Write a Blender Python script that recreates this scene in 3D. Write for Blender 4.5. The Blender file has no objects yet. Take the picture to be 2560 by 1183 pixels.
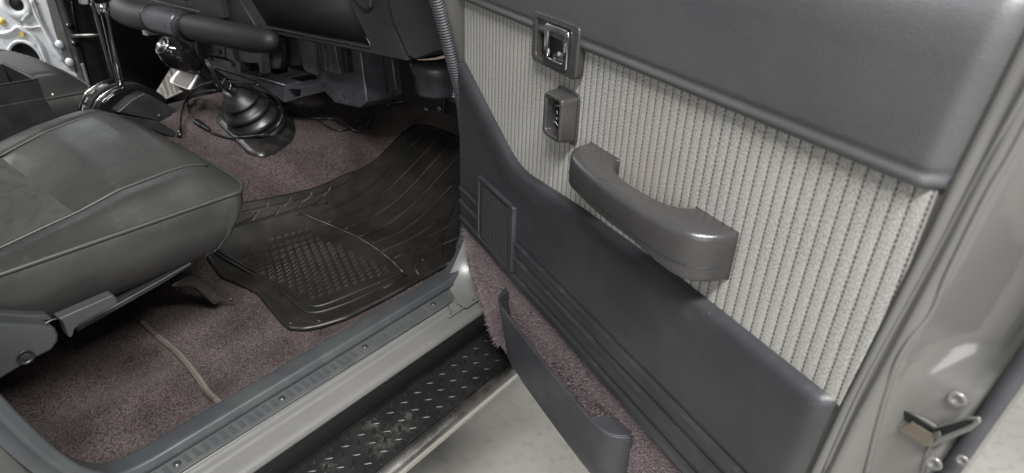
import bpy, bmesh, math, random
from mathutils import Vector, Matrix
random.seed(7)
SC = bpy.context.scene
COL = SC.collection
rnd = random.random
def ru(a, b): return a + (b - a) * rnd()

# ------------------------------------------------------------------ camera
# car frame: +Y forward, -X towards the driver side, z up, garage floor at z = 0
EYE = Vector((0, 0, 1.5))
FPX, CU, CV = 1590.0, 1280.0, 591.5            # focal length and centre in photograph pixels
def _cd(u, v): return Vector((u - CU, v - CV, FPX)).normalized()
_y = _cd(2693, -244)
_z = -_cd(1180, 3450); _z = (_z - _y * _z.dot(_y)).normalized()
_x = _y.cross(_z)
ROT = Matrix((_x, _y, _z))                      # camera (right, down, forward) -> car frame
cam = bpy.data.cameras.new('camera'); camo = bpy.data.objects.new('camera', cam); COL.objects.link(camo)
cam.sensor_width = 36; cam.lens = FPX / 2560 * 36; cam.clip_start = .02; cam.clip_end = 100
r_, d_, f_ = (ROT @ Vector(v) for v in ((1, 0, 0), (0, 1, 0), (0, 0, 1)))
M = Matrix((( r_.x, -d_.x, -f_.x, EYE.x), (r_.y, -d_.y, -f_.y, EYE.y), (r_.z, -d_.z, -f_.z, EYE.z), (0, 0, 0, 1)))
camo.matrix_world = M
cam.dof.use_dof = True; cam.dof.focus_distance = 1.15; cam.dof.aperture_fstop = 5.0
SC.camera = camo

# ------------------------------------------------------------------ world, lamps, exposure
w = bpy.data.worlds.new('World'); SC.world = w; w.use_nodes = True
bg = w.node_tree.nodes['Background']; bg.inputs[0].default_value = (.95, .97, 1, 1); bg.inputs[1].default_value = .12
def area(name, loc, target, sx, sy, power, col=(1, .985, .965)):
    l = bpy.data.lights.new(name, 'AREA'); l.shape = 'RECTANGLE'; l.size = sx; l.size_y = sy
    l.energy = power; l.color = col
    o = bpy.data.objects.new(name, l); COL.objects.link(o); o.location = loc
    o.rotation_euler = (Vector(target) - Vector(loc)).to_track_quat('-Z', 'Y').to_euler()
    return o
area('garage_ceiling_lamp', (.78, -.12, 3.1), (.2, .4, .6), 2.2, .35, 200)
area('driver_door_fill', (-3.3, -.7, 3.1), (-2.9, .5, 1.1), 1.4, .5, 140)  # added fill light, no known fixture; brightens the driver door
area('garage_side_daylight', (-5.5, 2.6, 2.0), (-1.6, .8, .7), 3.0, 2.2, 90, (.90, .95, 1))
area('garage_entrance_daylight', (1.9, -3.4, 2.0), (-.8, .7, .8), 3.2, 2.0, 72, (1, .99, .96))
SC.view_settings.view_transform = 'Standard'; SC.view_settings.look = 'None'
SC.view_settings.exposure = .14; SC.view_settings.gamma = 1
SC.view_settings.use_curve_mapping = False
SC.render.engine = 'CYCLES'

# ------------------------------------------------------------------ rays from the photograph to places in the car frame
def ray(u, v): return ROT @ Vector((u - CU, v - CV, FPX))
def AX(u, v, X): r = ray(u, v); return EYE + r * (X / r.x)
def AY(u, v, Y): r = ray(u, v); return EYE + r * (Y / r.y)
def AZ(u, v, Z): r = ray(u, v); return EYE + r * ((Z - 1.5) / r.z)
DN = Vector((.4293, .9031, 0)).normalized(); DT = Vector((.9031, -.4293, 0)).normalized()
def D3(a, z, off=0.0): p = DN * (.5 - off) + DT * (a - 1.2); return Vector((p.x, p.y, z))
def DP(u, v, off=0.0):
    r = ray(u, v); p = r * ((.5 - off) / DN.dot(r)); return (DT.dot(p) + 1.2, p.z + 1.5)
def sm(a, b, x):
    t = min(1, max(0, (x - a) / (b - a))); return t * t * (3 - 2 * t)
def smax(a, b, k):
    h = max(k - abs(a - b), 0) / k; return max(a, b) + h * h * k * .25
def lerp_list(pts, x):
    if x <= pts[0][0]: return pts[0][1]
    for (x0, y0), (x1, y1) in zip(pts, pts[1:]):
        if x <= x1: return y0 + (y1 - y0) * (x - x0) / (x1 - x0)
    return pts[-1][1]

# ------------------------------------------------------------------ materials
MAT = {}
def mat(name, col, rough=.5, metal=0., noise=None, bump=None, spec=.5, coat=0., spots=None, rvar=None):
    m = bpy.data.materials.new(name); m.use_nodes = True; nt = m.node_tree; N = nt.nodes; L = nt.links
    b = N['Principled BSDF']; b.inputs['Base Color'].default_value = (*col, 1)
    b.inputs['Roughness'].default_value = rough; b.inputs['Metallic'].default_value = metal
    b.inputs['Specular IOR Level'].default_value = spec; b.inputs['Coat Weight'].default_value = coat
    b.inputs['Coat Roughness'].default_value = .08
    tc = N.new('ShaderNodeTexCoord'); src = tc.outputs['Object']
    cur = None
    if noise:                                    # list of (scale, detail, other colour, lo, hi)
        for sc, de, c2, lo, hi in noise:
            n = N.new('ShaderNodeTexNoise'); n.inputs['Scale'].default_value = sc; n.inputs['Detail'].default_value = de
            L.new(src, n.inputs['Vector'])
            mr = N.new('ShaderNodeMapRange'); mr.inputs[1].default_value = lo; mr.inputs[2].default_value = hi
            L.new(n.outputs['Fac'], mr.inputs[0])
            mx = N.new('ShaderNodeMix'); mx.data_type = 'RGBA'
            L.new(mr.outputs[0], mx.inputs['Factor'])
            if cur: L.new(cur, mx.inputs['A'])
            else: mx.inputs['A'].default_value = (*col, 1)
            mx.inputs['B'].default_value = (*c2, 1); cur = mx.outputs['Result']
    if spots:                                    # sparse specks: (scale, size, colour)
        sc, size, c2 = spots
        v = N.new('ShaderNodeTexVoronoi'); v.inputs['Scale'].default_value = sc; L.new(src, v.inputs['Vector'])
        lt = N.new('ShaderNodeMath'); lt.operation = 'LESS_THAN'; lt.inputs[1].default_value = size
        L.new(v.outputs['Distance'], lt.inputs[0])
        mx = N.new('ShaderNodeMix'); mx.data_type = 'RGBA'; L.new(lt.outputs[0], mx.inputs['Factor'])
        if cur: L.new(cur, mx.inputs['A'])
        else: mx.inputs['A'].default_value = (*col, 1)
        mx.inputs['B'].default_value = (*c2, 1); cur = mx.outputs['Result']
    if cur: L.new(cur, b.inputs['Base Color'])
    if rvar:
        sc, lo, hi = rvar
        n = N.new('ShaderNodeTexNoise'); n.inputs['Scale'].default_value = sc; n.inputs['Detail'].default_value = 5; L.new(src, n.inputs['Vector'])
        mr = N.new('ShaderNodeMapRange'); mr.inputs[1].default_value = .3; mr.inputs[2].default_value = .7
        mr.inputs[3].default_value = lo; mr.inputs[4].default_value = hi
        L.new(n.outputs['Fac'], mr.inputs[0]); L.new(mr.outputs[0], b.inputs['Roughness'])
    if bump:                                     # list of (kind, scale, strength, distance)
        prev = None
        for kind, sc, st, di in bump:
            n = N.new('ShaderNodeTexNoise' if kind == 'n' else 'ShaderNodeTexVoronoi')
            n.inputs['Scale'].default_value = sc; L.new(src, n.inputs['Vector'])
            if kind == 'n': n.inputs['Detail'].default_value = 4
            bp = N.new('ShaderNodeBump'); bp.inputs['Strength'].default_value = st; bp.inputs['Distance'].default_value = di
            if kind == 'v': bp.invert = True
            L.new(n.outputs['Fac' if kind == 'n' else 'Distance'], bp.inputs['Height'])
            if prev: L.new(prev, bp.inputs['Normal'])
            prev = bp.outputs['Normal']
        L.new(prev, b.inputs['Normal'])
    MAT[name] = m
    return m
GRAIN = [('v', 900, .25, .0006), ('n', 60, .15, .002)]
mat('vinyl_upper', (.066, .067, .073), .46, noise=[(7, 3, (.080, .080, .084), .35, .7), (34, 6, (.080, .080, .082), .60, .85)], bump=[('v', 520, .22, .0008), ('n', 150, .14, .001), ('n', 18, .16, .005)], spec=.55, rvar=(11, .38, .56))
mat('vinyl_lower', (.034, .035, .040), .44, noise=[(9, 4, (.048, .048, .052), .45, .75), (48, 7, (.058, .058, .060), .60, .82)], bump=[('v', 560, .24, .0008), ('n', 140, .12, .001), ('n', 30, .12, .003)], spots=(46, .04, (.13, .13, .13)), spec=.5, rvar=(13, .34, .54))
mat('pocket_plastic', (.036, .037, .044), .42, noise=[(12, 4, (.050, .051, .057), .45, .7), (60, 6, (.07, .07, .074), .63, .8)], bump=[('v', 800, .4, .0008)], spots=(38, .035, (.14, .14, .15)), rvar=(20, .34, .5))
mat('handle_plastic', (.040, .039, .040), .26, noise=[(18, 4, (.047, .046, .046), .4, .7)], bump=[('v', 900, .16, .0006), ('n', 70, .06, .002)], rvar=(26, .20, .34), spec=.6)
mat('bezel_plastic', (.040, .039, .039), .18, noise=[(30, 3, (.055, .053, .052), .4, .7)], rvar=(40, .14, .28), spec=.6)
mat('black_plastic', (.014, .014, .016), .42, noise=[(30, 3, (.024, .024, .027), .4, .7)], bump=[('v', 700, .12, .0005)])
mat('heater_plastic', (.050, .050, .058), .36, noise=[(14, 5, (.075, .075, .088), .42, .72), (50, 7, (.03, .03, .033), .55, .7)], rvar=(20, .26, .48))
mat('dash_vinyl', (.020, .020, .022), .42, noise=[(10, 3, (.028, .028, .030), .4, .7)], bump=[('v', 520, .3, .0009)], spots=(30, .028, (.2, .2, .2)), rvar=(14, .34, .5))
mat('black_gloss', (.006, .006, .007), .10, coat=.4)
mat('black_cavity', (.004, .004, .005), .7)  # near-black: mostly painted shade for openings, also plain black panels
mat('boot_rubber', (.009, .009, .010), .28, noise=[(25, 5, (.026, .024, .021), .48, .72)], rvar=(18, .30, .50), bump=[('n', 40, .25, .003)])
mat('mat_rubber', (.0135, .0128, .0120), .42, noise=[(11, 6, (.027, .0235, .0195), .48, .80), (70, 5, (.018, .0165, .015), .5, .7)], bump=[('n', 160, .12, .001)], rvar=(16, .32, .52), spots=(36, .035, (.10, .09, .075)))
mat('mat_dust', (.16, .14, .115), .8, noise=[(70, 4, (.05, .045, .04), .45, .65)])
mat('seal_rubber', (.05, .052, .06), .55, bump=[('n', 200, .2, .001)], noise=[(30, 3, (.065, .067, .073), .4, .7)])
mat('sill_trim', (.048, .052, .057), .40, noise=[(14, 4, (.066, .070, .071), .42, .7)], bump=[('v', 800, .15, .0005)], rvar=(15, .32, .5))
mat('scuff_plastic', (.060, .065, .067), .42, noise=[(20, 4, (.078, .082, .08), .42, .7)], bump=[('v', 1000, .1, .0005)], rvar=(22, .34, .52))
mat('body_paint', (.122, .121, .116), .20, coat=.8, noise=[(6, 3, (.132, .131, .126), .4, .7)], rvar=(5, .16, .28), spots=(52, .012, (.4, .4, .37)))
mat('sill_paint', (.130, .130, .126), .32, noise=[(5, 3, (.147, .146, .141), .4, .7), (90, 6, (.19, .188, .178), .67, .75)], rvar=(14, .26, .42), spots=(44, .02, (.45, .43, .38)))
mat('rocker_black', (.006, .006, .007), .55)
mat('tread_black', (.013, .013, .014), .34, noise=[(14, 5, (.022, .022, .0215), .45, .7)], rvar=(20, .24, .46))
mat('tread_dirt', (.20, .185, .15), .85, noise=[(60, 5, (.03, .03, .028), .42, .6)])
mat('steel', (.72, .71, .68), .28, 1., noise=[(9, 3, (.60, .59, .56), .45, .7)], rvar=(26, .22, .34))
mat('chrome', (.80, .81, .83), .06, 1.)
mat('dark_chrome', (.22, .21, .20), .22, 1.)
mat('dull_metal', (.10, .10, .095), .38, .8, noise=[(40, 4, (.17, .165, .15), .45, .7)])
mat('door_zinc', (.72, .76, .80), .40, .15, noise=[(6, 5, (.75, .77, .78), .4, .65), (40, 5, (.45, .47, .5), .56, .7)], bump=[('n', 30, .25, .004)])
mat('sealant', (.72, .72, .70), .6, bump=[('n', 120, .5, .004)])
mat('yellow_clip', (.75, .55, .12), .5)
mat('white_plastic', (.75, .74, .70), .4)
mat('cream_foam', (.78, .66, .46), .8)
mat('label_blue', (.10, .30, .60), .5)
mat('label_white', (.70, .75, .80), .5)
mat('red_mark', (.45, .05, .06), .5)
mat('pedal_rubber', (.02, .02, .02), .5)
mat('herring_rubber', (.16, .15, .135), .7, bump=[('n', 120, .2, .001)])
mat('herring_groove', (.045, .042, .038), .8)
mat('cable_black', (.010, .010, .011), .32)
mat('print_white', (.7, .7, .68), .5)
mat('seat_vinyl', (.031, .031, .0295), .48, noise=[(5, 4, (.040, .040, .0375), .4, .68), (42, 7, (.075, .073, .066), .62, .84)], bump=[('v', 480, .22, .0008), ('n', 16, .35, .006), ('n', 90, .2, .0015)], rvar=(9, .34, .50), spec=.5)
mat('seat_side_vinyl', (.027, .027, .027), .40, noise=[(7, 4, (.036, .036, .034), .4, .7)], bump=[('v', 480, .16, .0008), ('n', 10, .4, .012)], rvar=(9, .32, .5), spec=.55)
mat('seat_cloth', (.050, .051, .047), .75, noise=[(9, 5, (.066, .067, .061), .4, .68), (50, 5, (.040, .040, .037), .52, .72)], bump=[('n', 260, .3, .001), ('n', 12, .4, .006)])
mat('piping', (.038, .038, .037), .45)
mat('driver_vinyl', (.030, .031, .030), .42, bump=[('v', 500, .15, .0006)], noise=[(6, 4, (.04, .04, .038), .4, .7)])
mat('seat_trim', (.036, .038, .041), .42, bump=[('v', 700, .25, .0008)], noise=[(12, 3, (.046, .048, .05), .4, .7)], rvar=(20, .34, .5))
mat('concrete', (.36, .352, .325), .62, noise=[(2.2, 5, (.43, .42, .385), .4, .65), (30, 7, (.31, .302, .28), .50, .76), (3, 6, (.30, .29, .265), .58, .80)], bump=[('n', 90, .2, .003)], spots=(14, .028, (.17, .16, .145)))

def fabric_material():
    m = bpy.data.materials.new('door_fabric'); m.use_nodes = True; nt = m.node_tree; N = nt.nodes; L = nt.links
    b = N['Principled BSDF']; b.inputs['Roughness'].default_value = .9; b.inputs['Specular IOR Level'].default_value = .15
    uv = N.new('ShaderNodeUVMap'); sp = N.new('ShaderNodeSeparateXYZ'); L.new(uv.outputs[0], sp.inputs[0])
    def math_(op, a, bb=None, clamp=False):
        n = N.new('ShaderNodeMath'); n.operation = op; n.use_clamp = clamp
        for i, q in enumerate((a, bb)):
            if q is None: continue
            if isinstance(q, (int, float)): n.inputs[i].default_value = q
            else: L.new(q, n.inputs[i])
        return n.outputs[0]
    fr = math_('FRACT', math_('DIVIDE', sp.outputs[0], .01433))
    dist = math_('ABSOLUTE', math_('SUBTRACT', fr, .5))            # .5 in the groove
    nz = N.new('ShaderNodeTexNoise'); nz.inputs['Scale'].default_value = 420; nz.inputs['Detail'].default_value = 2
    L.new(uv.outputs[0], nz.inputs['Vector'])
    dash = math_('LESS_THAN', math_('FRACT', math_('ADD', math_('MULTIPLY', sp.outputs[1], 190), math_('MULTIPLY', nz.outputs['Fac'], .5))), .74)
    line = math_('MULTIPLY', math_('GREATER_THAN', math_('ADD', dist, math_('MULTIPLY', nz.outputs['Fac'], .03)), .442), dash)
    soft = math_('MULTIPLY', math_('SUBTRACT', dist, .36, True), 2.6, True)
    n1 = N.new('ShaderNodeTexNoise'); n1.inputs['Scale'].default_value = 700; n1.inputs['Detail'].default_value = 3
    mp = N.new('ShaderNodeMapping'); mp.inputs['Scale'].default_value = (1, .55, 1); mp.inputs['Rotation'].default_value = (0, 0, .7)
    L.new(uv.outputs[0], mp.inputs['Vector']); L.new(mp.outputs[0], n1.inputs['Vector'])
    r1 = N.new('ShaderNodeValToRGB'); L.new(n1.outputs['Fac'], r1.inputs[0])
    e = r1.color_ramp.elements; e[0].position = .36; e[0].color = (.205, .205, .198, 1); e[1].position = .62; e[1].color = (.465, .462, .438, 1)
    n2 = N.new('ShaderNodeTexNoise'); n2.inputs['Scale'].default_value = 9; n2.inputs['Detail'].default_value = 4; L.new(uv.outputs[0], n2.inputs['Vector'])
    def mix(f, a, c2, blend='MIX'):
        x = N.new('ShaderNodeMix'); x.data_type = 'RGBA'; x.blend_type = blend
        if isinstance(f, float): x.inputs['Factor'].default_value = f
        else: L.new(f, x.inputs['Factor'])
        L.new(a, x.inputs['A'])
        if isinstance(c2, tuple): x.inputs['B'].default_value = c2
        else: L.new(c2, x.inputs['B'])
        return x.outputs['Result']
    f2 = math_('MULTIPLY', math_('SUBTRACT', n2.outputs['Fac'], .42, True), 1.6, True)
    c = mix(f2, r1.outputs[0], (.41, .405, .385, 1))
    c = mix(soft, c, (.26, .25, .235, 1))
    dd_ = N.new('ShaderNodeVectorMath'); dd_.operation = 'DISTANCE'; dd_.inputs[1].default_value = (.61, 1.185, 0); L.new(uv.outputs[0], dd_.inputs[0])
    near_ = math_('MULTIPLY', math_('SUBTRACT', 1.0, math_('DIVIDE', dd_.outputs['Value'], .13), True), math_('MULTIPLY', n2.outputs['Fac'], .7))
    c = mix(near_, c, (.30, .25, .21, 1))
    n5 = N.new('ShaderNodeTexNoise'); n5.inputs['Scale'].default_value = 15; n5.inputs['Detail'].default_value = 6; L.new(uv.outputs[0], n5.inputs['Vector'])
    c = mix(math_('MULTIPLY', math_('SUBTRACT', n5.outputs['Fac'], .53, True), 1.6, True), c, (.33, .31, .27, 1))
    c = mix(line, c, (.085, .075, .078, 1))
    L.new(c, b.inputs['Base Color'])
    bp = N.new('ShaderNodeBump'); bp.inputs['Strength'].default_value = .5; bp.inputs['Distance'].default_value = .0012
    L.new(n1.outputs['Fac'], bp.inputs['Height']); L.new(bp.outputs[0], b.inputs['Normal'])
    MAT['door_fabric'] = m
fabric_material()

def carpet_material(name, c_hi, c_lo, c_alt, scale, stretch=1.0):
    m = bpy.data.materials.new(name); m.use_nodes = True; nt = m.node_tree; N = nt.nodes; L = nt.links
    b = N['Principled BSDF']; b.inputs['Roughness'].default_value = .95; b.inputs['Specular IOR Level'].default_value = .08
    b.inputs['Sheen Weight'].default_value = .04
    tc = N.new('ShaderNodeTexCoord'); mp = N.new('ShaderNodeMapping'); mp.inputs['Scale'].default_value = (1, stretch, 1)
    mp.inputs['Rotation'].default_value = (0, 0, .15)
    L.new(tc.outputs['Object'], mp.inputs['Vector'])
    nw = N.new('ShaderNodeTexNoise'); nw.inputs['Scale'].default_value = scale * .5; L.new(mp.outputs[0], nw.inputs['Vector'])
    va = N.new('ShaderNodeVectorMath'); va.operation = 'MULTIPLY_ADD'; va.inputs[1].default_value = (.004, .004, .004)
    L.new(nw.outputs['Color'], va.inputs[0]); L.new(mp.outputs[0], va.inputs[2])
    v = N.new('ShaderNodeTexVoronoi'); v.inputs['Scale'].default_value = scale; L.new(va.outputs[0], v.inputs['Vector'])
    cr = N.new('ShaderNodeValToRGB'); L.new(v.outputs['Distance'], cr.inputs[0])
    e = cr.color_ramp.elements; e[0].position = .15; e[0].color = (*c_hi, 1); e[1].position = .75; e[1].color = (*c_lo, 1)
    n2 = N.new('ShaderNodeTexNoise'); n2.inputs['Scale'].default_value = 8; n2.inputs['Detail'].default_value = 6; L.new(tc.outputs['Object'], n2.inputs['Vector'])
    mr = N.new('ShaderNodeMapRange'); mr.inputs[1].default_value = .38; mr.inputs[2].default_value = .68; L.new(n2.outputs['Fac'], mr.inputs[0])
    mx = N.new('ShaderNodeMix'); mx.data_type = 'RGBA'; mx.blend_type = 'MULTIPLY'
    L.new(mr.outputs[0], mx.inputs['Factor']); L.new(cr.outputs[0], mx.inputs['A']); mx.inputs['B'].default_value = (*c_alt, 1)
    hv = N.new('ShaderNodeMix'); hv.data_type = 'RGBA'; hv.blend_type = 'OVERLAY'; hv.inputs['Factor'].default_value = .5
    n3 = N.new('ShaderNodeTexNoise'); n3.inputs['Scale'].default_value = scale * 1.7; n3.inputs['Detail'].default_value = 3; L.new(tc.outputs['Object'], n3.inputs['Vector'])
    L.new(mx.outputs['Result'], hv.inputs['A']); L.new(n3.outputs['Fac'], hv.inputs['B'])
    L.new(hv.outputs['Result'], b.inputs['Base Color'])
    bp = N.new('ShaderNodeBump'); bp.invert = True; bp.inputs['Strength'].default_value = .65; bp.inputs['Distance'].default_value = .003
    L.new(v.outputs['Distance'], bp.inputs['Height'])
    bp2 = N.new('ShaderNodeBump'); bp2.inputs['Strength'].default_value = .6; bp2.inputs['Distance'].default_value = .003
    L.new(n3.outputs['Fac'], bp2.inputs['Height']); L.new(bp.outputs[0], bp2.inputs['Normal']); L.new(bp2.outputs[0], b.inputs['Normal'])
    MAT[name] = m
carpet_material('floor_carpet', (.120, .096, .096), (.042, .033, .033), (.48, .45, .43), 250)
carpet_material('door_carpet', (.29, .245, .255), (.105, .088, .092), (.85, .80, .82), 420)
mat('fibre_door', (.33, .275, .285), .9, spec=.1, noise=[(300, 3, (.15, .118, .126), .4, .6)])
mat('fibre_floor', (.105, .084, .081), .9, spec=.1, noise=[(260, 3, (.050, .038, .038), .4, .6), (5, 4, (.17, .143, .12), .52, .68)])

def dot_material():
    m = bpy.data.materials.new('grille_mesh'); m.use_nodes = True; nt = m.node_tree; N = nt.nodes; L = nt.links
    b = N['Principled BSDF']; b.inputs['Roughness'].default_value = .5; b.inputs['Base Color'].default_value = (.03, .03, .034, 1)
    MAT['grille_mesh'] = m
dot_material()

# ------------------------------------------------------------------ mesh helpers
LOC = {}
DEPTH = {}
def hold(p):
    """thing > part > sub-part and no further"""
    while p is not None and DEPTH.get(p, 0) >= 2: p = p.parent
    return p
def thing(name, label, cat, loc=(0, 0, 0), group=None, kind=None):
    o = bpy.data.objects.new(name, None); COL.objects.link(o); o.empty_display_size = .05
    o.location = loc; LOC[o] = Vector(loc); DEPTH[o] = 0
    o['label'] = label; o['category'] = cat
    if group: o['group'] = group
    return o
def obj(name, verts, faces, m, parent=None, smooth=True, bevel=0., seg=2, uv=None, sub=0, kind=None, label=None, auto=35):
    parent = hold(parent)
    L = LOC[parent] if parent else Vector((0, 0, 0))
    me = bpy.data.meshes.new(name)
    me.from_pydata([tuple(Vector(v) - L) for v in verts], [], faces)
    me.materials.append(MAT[m] if isinstance(m, str) else m)
    bm = bmesh.new(); bm.from_mesh(me)
    if not uv: bmesh.ops.recalc_face_normals(bm, faces=bm.faces)
    bm.to_mesh(me); bm.free()
    if uv:
        lay = me.uv_layers.new(name='UVMap')
        for lp in me.loops: lay.data[lp.index].uv = uv[lp.vertex_index]
    if smooth: me.shade_smooth()
    o = bpy.data.objects.new(name, me); COL.objects.link(o)
    if parent:
        o.parent = parent
        LOC[o] = L
    else: LOC[o] = Vector((0, 0, 0))
    DEPTH[o] = DEPTH.get(parent, 0) + 1 if parent else 0
    if bevel:
        b = o.modifiers.new('bevel', 'BEVEL'); b.width = bevel; b.segments = seg; b.limit_method = 'ANGLE'; b.angle_limit = math.radians(auto)
        b.harden_normals = smooth
    if sub:
        s = o.modifiers.new('sub', 'SUBSURF'); s.levels = sub; s.render_levels = sub
    if kind: o['kind'] = kind
    if label: o['label'] = label
    return o
def top(o, label, cat, group=None):
    o['label'] = label; o['category'] = cat
    if group: o['group'] = group
    return o
def prism_g(pts, vec):
    n = len(pts); vec = Vector(vec)
    v = [Vector(p) for p in pts] + [Vector(p) + vec for p in pts]
    f = [list(range(n))[::-1], list(range(n, 2 * n))] + [[i, (i + 1) % n, n + (i + 1) % n, n + i] for i in range(n)]
    return v, f
def prism(name, pts, vec, m, parent, bevel=.003, **k):
    v, f = prism_g(pts, vec); return obj(name, v, f, m, parent, bevel=bevel, **k)
def box_pts(p, q): return [(p[0], p[1], p[2]), (q[0], p[1], p[2]), (q[0], q[1], p[2]), (p[0], q[1], p[2])]
def box(name, p, q, m, parent, bevel=.003, **k): return prism(name, box_pts(p, q), (0, 0, q[2] - p[2]), m, parent, bevel, **k)
def ring_g(outer, inner, vec, back=None):
    """frame between two outlines, extruded by vec"""
    n = len(outer); vec = Vector(vec)
    v = [Vector(p) for p in outer] + [Vector(p) for p in inner] + [Vector(p) + vec for p in outer] + [Vector(p) + vec for p in inner]
    f = []
    for i in range(n):
        j = (i + 1) % n
        f += [[i, j, n + j, n + i], [2 * n + i, 3 * n + i, 3 * n + j, 2 * n + j], [i, 2 * n + i, 2 * n + j, j], [n + i, n + j, 3 * n + j, 3 * n + i]]
    return v, f
def catmull(pts, per=6):
    P = [Vector(p) for p in pts]
    if len(P) < 3: return P
    P = [P[0] * 2 - P[1]] + P + [P[-1] * 2 - P[-2]]
    out = []
    for i in range(1, len(P) - 2):
        a, b, c, d = P[i - 1:i + 3]
        for k in range(per):
            t = k / per
            out.append(.5 * ((2 * b) + (c - a) * t + (2 * a - 5 * b + 4 * c - d) * t * t + (3 * b - a - 3 * c + d) * t ** 3))
    out.append(P[-2]); return out
def tube_g(pts, r, n=8, per=6, flat=None):
    P = catmull(pts, per) if per > 1 else [Vector(p) for p in pts]
    m = len(P); V = []; F = []; up = Vector((0, 0, 1)); prev = None
    for i, p in enumerate(P):
        t = (P[min(i + 1, m - 1)] - P[max(i - 1, 0)])
        t = t.normalized() if t.length > 1e-9 else Vector((0, 1, 0))
        if prev is None:
            s = t.cross(up)
            if s.length < .05: s = t.cross(Vector((1, 0, 0)))
        else: s = prev - t * prev.dot(t)
        s.normalize(); prev = s; nn = s.cross(t)
        rr = r(i / (m - 1)) if callable(r) else r
        for k in range(n):
            a = 2 * math.pi * k / n
            V.append(p + s * (math.cos(a) * rr) + nn * (math.sin(a) * rr * (flat or 1)))
    for i in range(m - 1):
        for k in range(n):
            F.append([i * n + k, i * n + (k + 1) % n, (i + 1) * n + (k + 1) % n, (i + 1) * n + k])
    F += [list(range(n))[::-1], [(m - 1) * n + k for k in range(n)]]
    return V, F
def tube(name, pts, r, m, parent, n=8, per=6, flat=None, **k):
    V, F = tube_g(pts, r, n, per, flat); return obj(name, V, F, m, parent, **k)
def lathe_g(c, axis, prof, n=24):
    c = Vector(c); ax = Vector(axis).normalized(); s = ax.cross(Vector((0, 0, 1)))
    if s.length < .05: s = ax.cross(Vector((1, 0, 0)))
    s.normalize(); q = ax.cross(s); V = []; F = []
    for r, h in prof:
        for k in range(n):
            a = 2 * math.pi * k / n; V.append(c + ax * h + s * (r * math.cos(a)) + q * (r * math.sin(a)))
    for i in range(len(prof) - 1):
        for k in range(n): F.append([i * n + k, i * n + (k + 1) % n, (i + 1) * n + (k + 1) % n, (i + 1) * n + k])
    F += [list(range(n))[::-1], [(len(prof) - 1) * n + k for k in range(n)]]
    return V, F
def lathe(name, c, axis, prof, m, parent, n=24, **k):
    V, F = lathe_g(c, axis, prof, n); return obj(name, V, F, m, parent, **k)
def grid_g(fn, nu, nv):
    V = []; F = []
    for i in range(nu + 1):
        for j in range(nv + 1): V.append(fn(i / nu, j / nv))
    for i in range(nu):
        for j in range(nv):
            a = i * (nv + 1) + j; F.append([a, a + nv + 1, a + nv + 2, a + 1])
    return V, F
def join(gs):
    V = []; F = []
    for v, f in gs:
        o = len(V); V += list(v); F += [[i + o for i in q] for q in f]
    return V, F
def basis(o, x, y, z):
    m = Matrix((x, y, z)).transposed().to_4x4(); m.translation = o; return m
def shared(name, me, parent, mat4):
    """one more object on a shared mesh; mat4 is its place in the car frame"""
    parent = hold(parent)
    o = bpy.data.objects.new(name, me); COL.objects.link(o); o.parent = parent
    DEPTH[o] = DEPTH[parent] + 1
    m = mat4.copy(); m.translation = m.translation - LOC[parent]
    o.matrix_local = m
    return o
def mesh_of(name, V, F, m, smooth=True):
    me = bpy.data.meshes.new(name); me.from_pydata([tuple(v) for v in V], [], F); me.materials.append(MAT[m])
    bm = bmesh.new(); bm.from_mesh(me); bmesh.ops.recalc_face_normals(bm, faces=bm.faces); bm.to_mesh(me); bm.free()
    if smooth: me.shade_smooth()
    return me
def roundrect(w, h, r, n=4):
    out = []
    for cx, cy, a0 in ((w / 2 - r, h / 2 - r, 0), (-w / 2 + r, h / 2 - r, 90), (-w / 2 + r, -h / 2 + r, 180), (w / 2 - r, -h / 2 + r, 270)):
        for k in range(n + 1):
            a = math.radians(a0 + 90 * k / n); out.append((cx + r * math.cos(a), cy + r * math.sin(a)))
    return out

# ================================================================== SETTING
# garage floor
V, F = grid_g(lambda s, t: Vector((-14 + 28 * s, -14 + 28 * t, 0)), 4, 4)
gf = obj('garage_floor', V, F, 'concrete', None); gf['kind'] = 'structure'

# carpeted footwell floor, one height field: flat pan, transmission tunnel, sloping toe board
def zc(x, y):
    h = .60 + .006 * math.sin(x * 23 + 1.3 * math.sin(y * 11)) * math.sin(y * 17 + x * 6)
    h += .045 * sm(-1.0, -.945, x)
    tun = .60 + .205 * sm(1.32, 1.60, -x) + .24 * max(0, min(.33, -x - 1.62)) * sm(.66, .86, y) - .25 * sm(1.96, 2.14, -x)
    toe = .60 + .62 * (y - 1.10)
    h = smax(h, tun, .06); h = smax(h, toe, .08)
    h -= .012 * math.exp(-((x + 1.20) / .05) ** 2) * sm(.55, .30, y)
    return h
def hit(u, v, off=0.0):
    """where the view line of a photograph pixel meets the carpet (raised by off)"""
    r = ray(u, v); lo, hi = .3 / FPX, 3.2 / FPX; k = lo
    step = .012 / FPX
    while k < hi:
        p = EYE + r * k
        if p.z < zc(p.x, p.y) + off: break
        k += step
    a, b = k - step, k
    for _ in range(14):
        c = (a + b) / 2; p = EYE + r * c
        if p.z < zc(p.x, p.y) + off: b = c
        else: a = c
    return EYE + r * b
def on_carpet(x, y, off=0): return Vector((x, y, zc(x, y) + off))
V, F = grid_g(lambda s, t: on_carpet(-.925 - 1.7 * s, -.15 + 1.9 * t), 150, 150)
cf = obj('carpet_floor', V, F, 'floor_carpet', None); cf['kind'] = 'structure'

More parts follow.
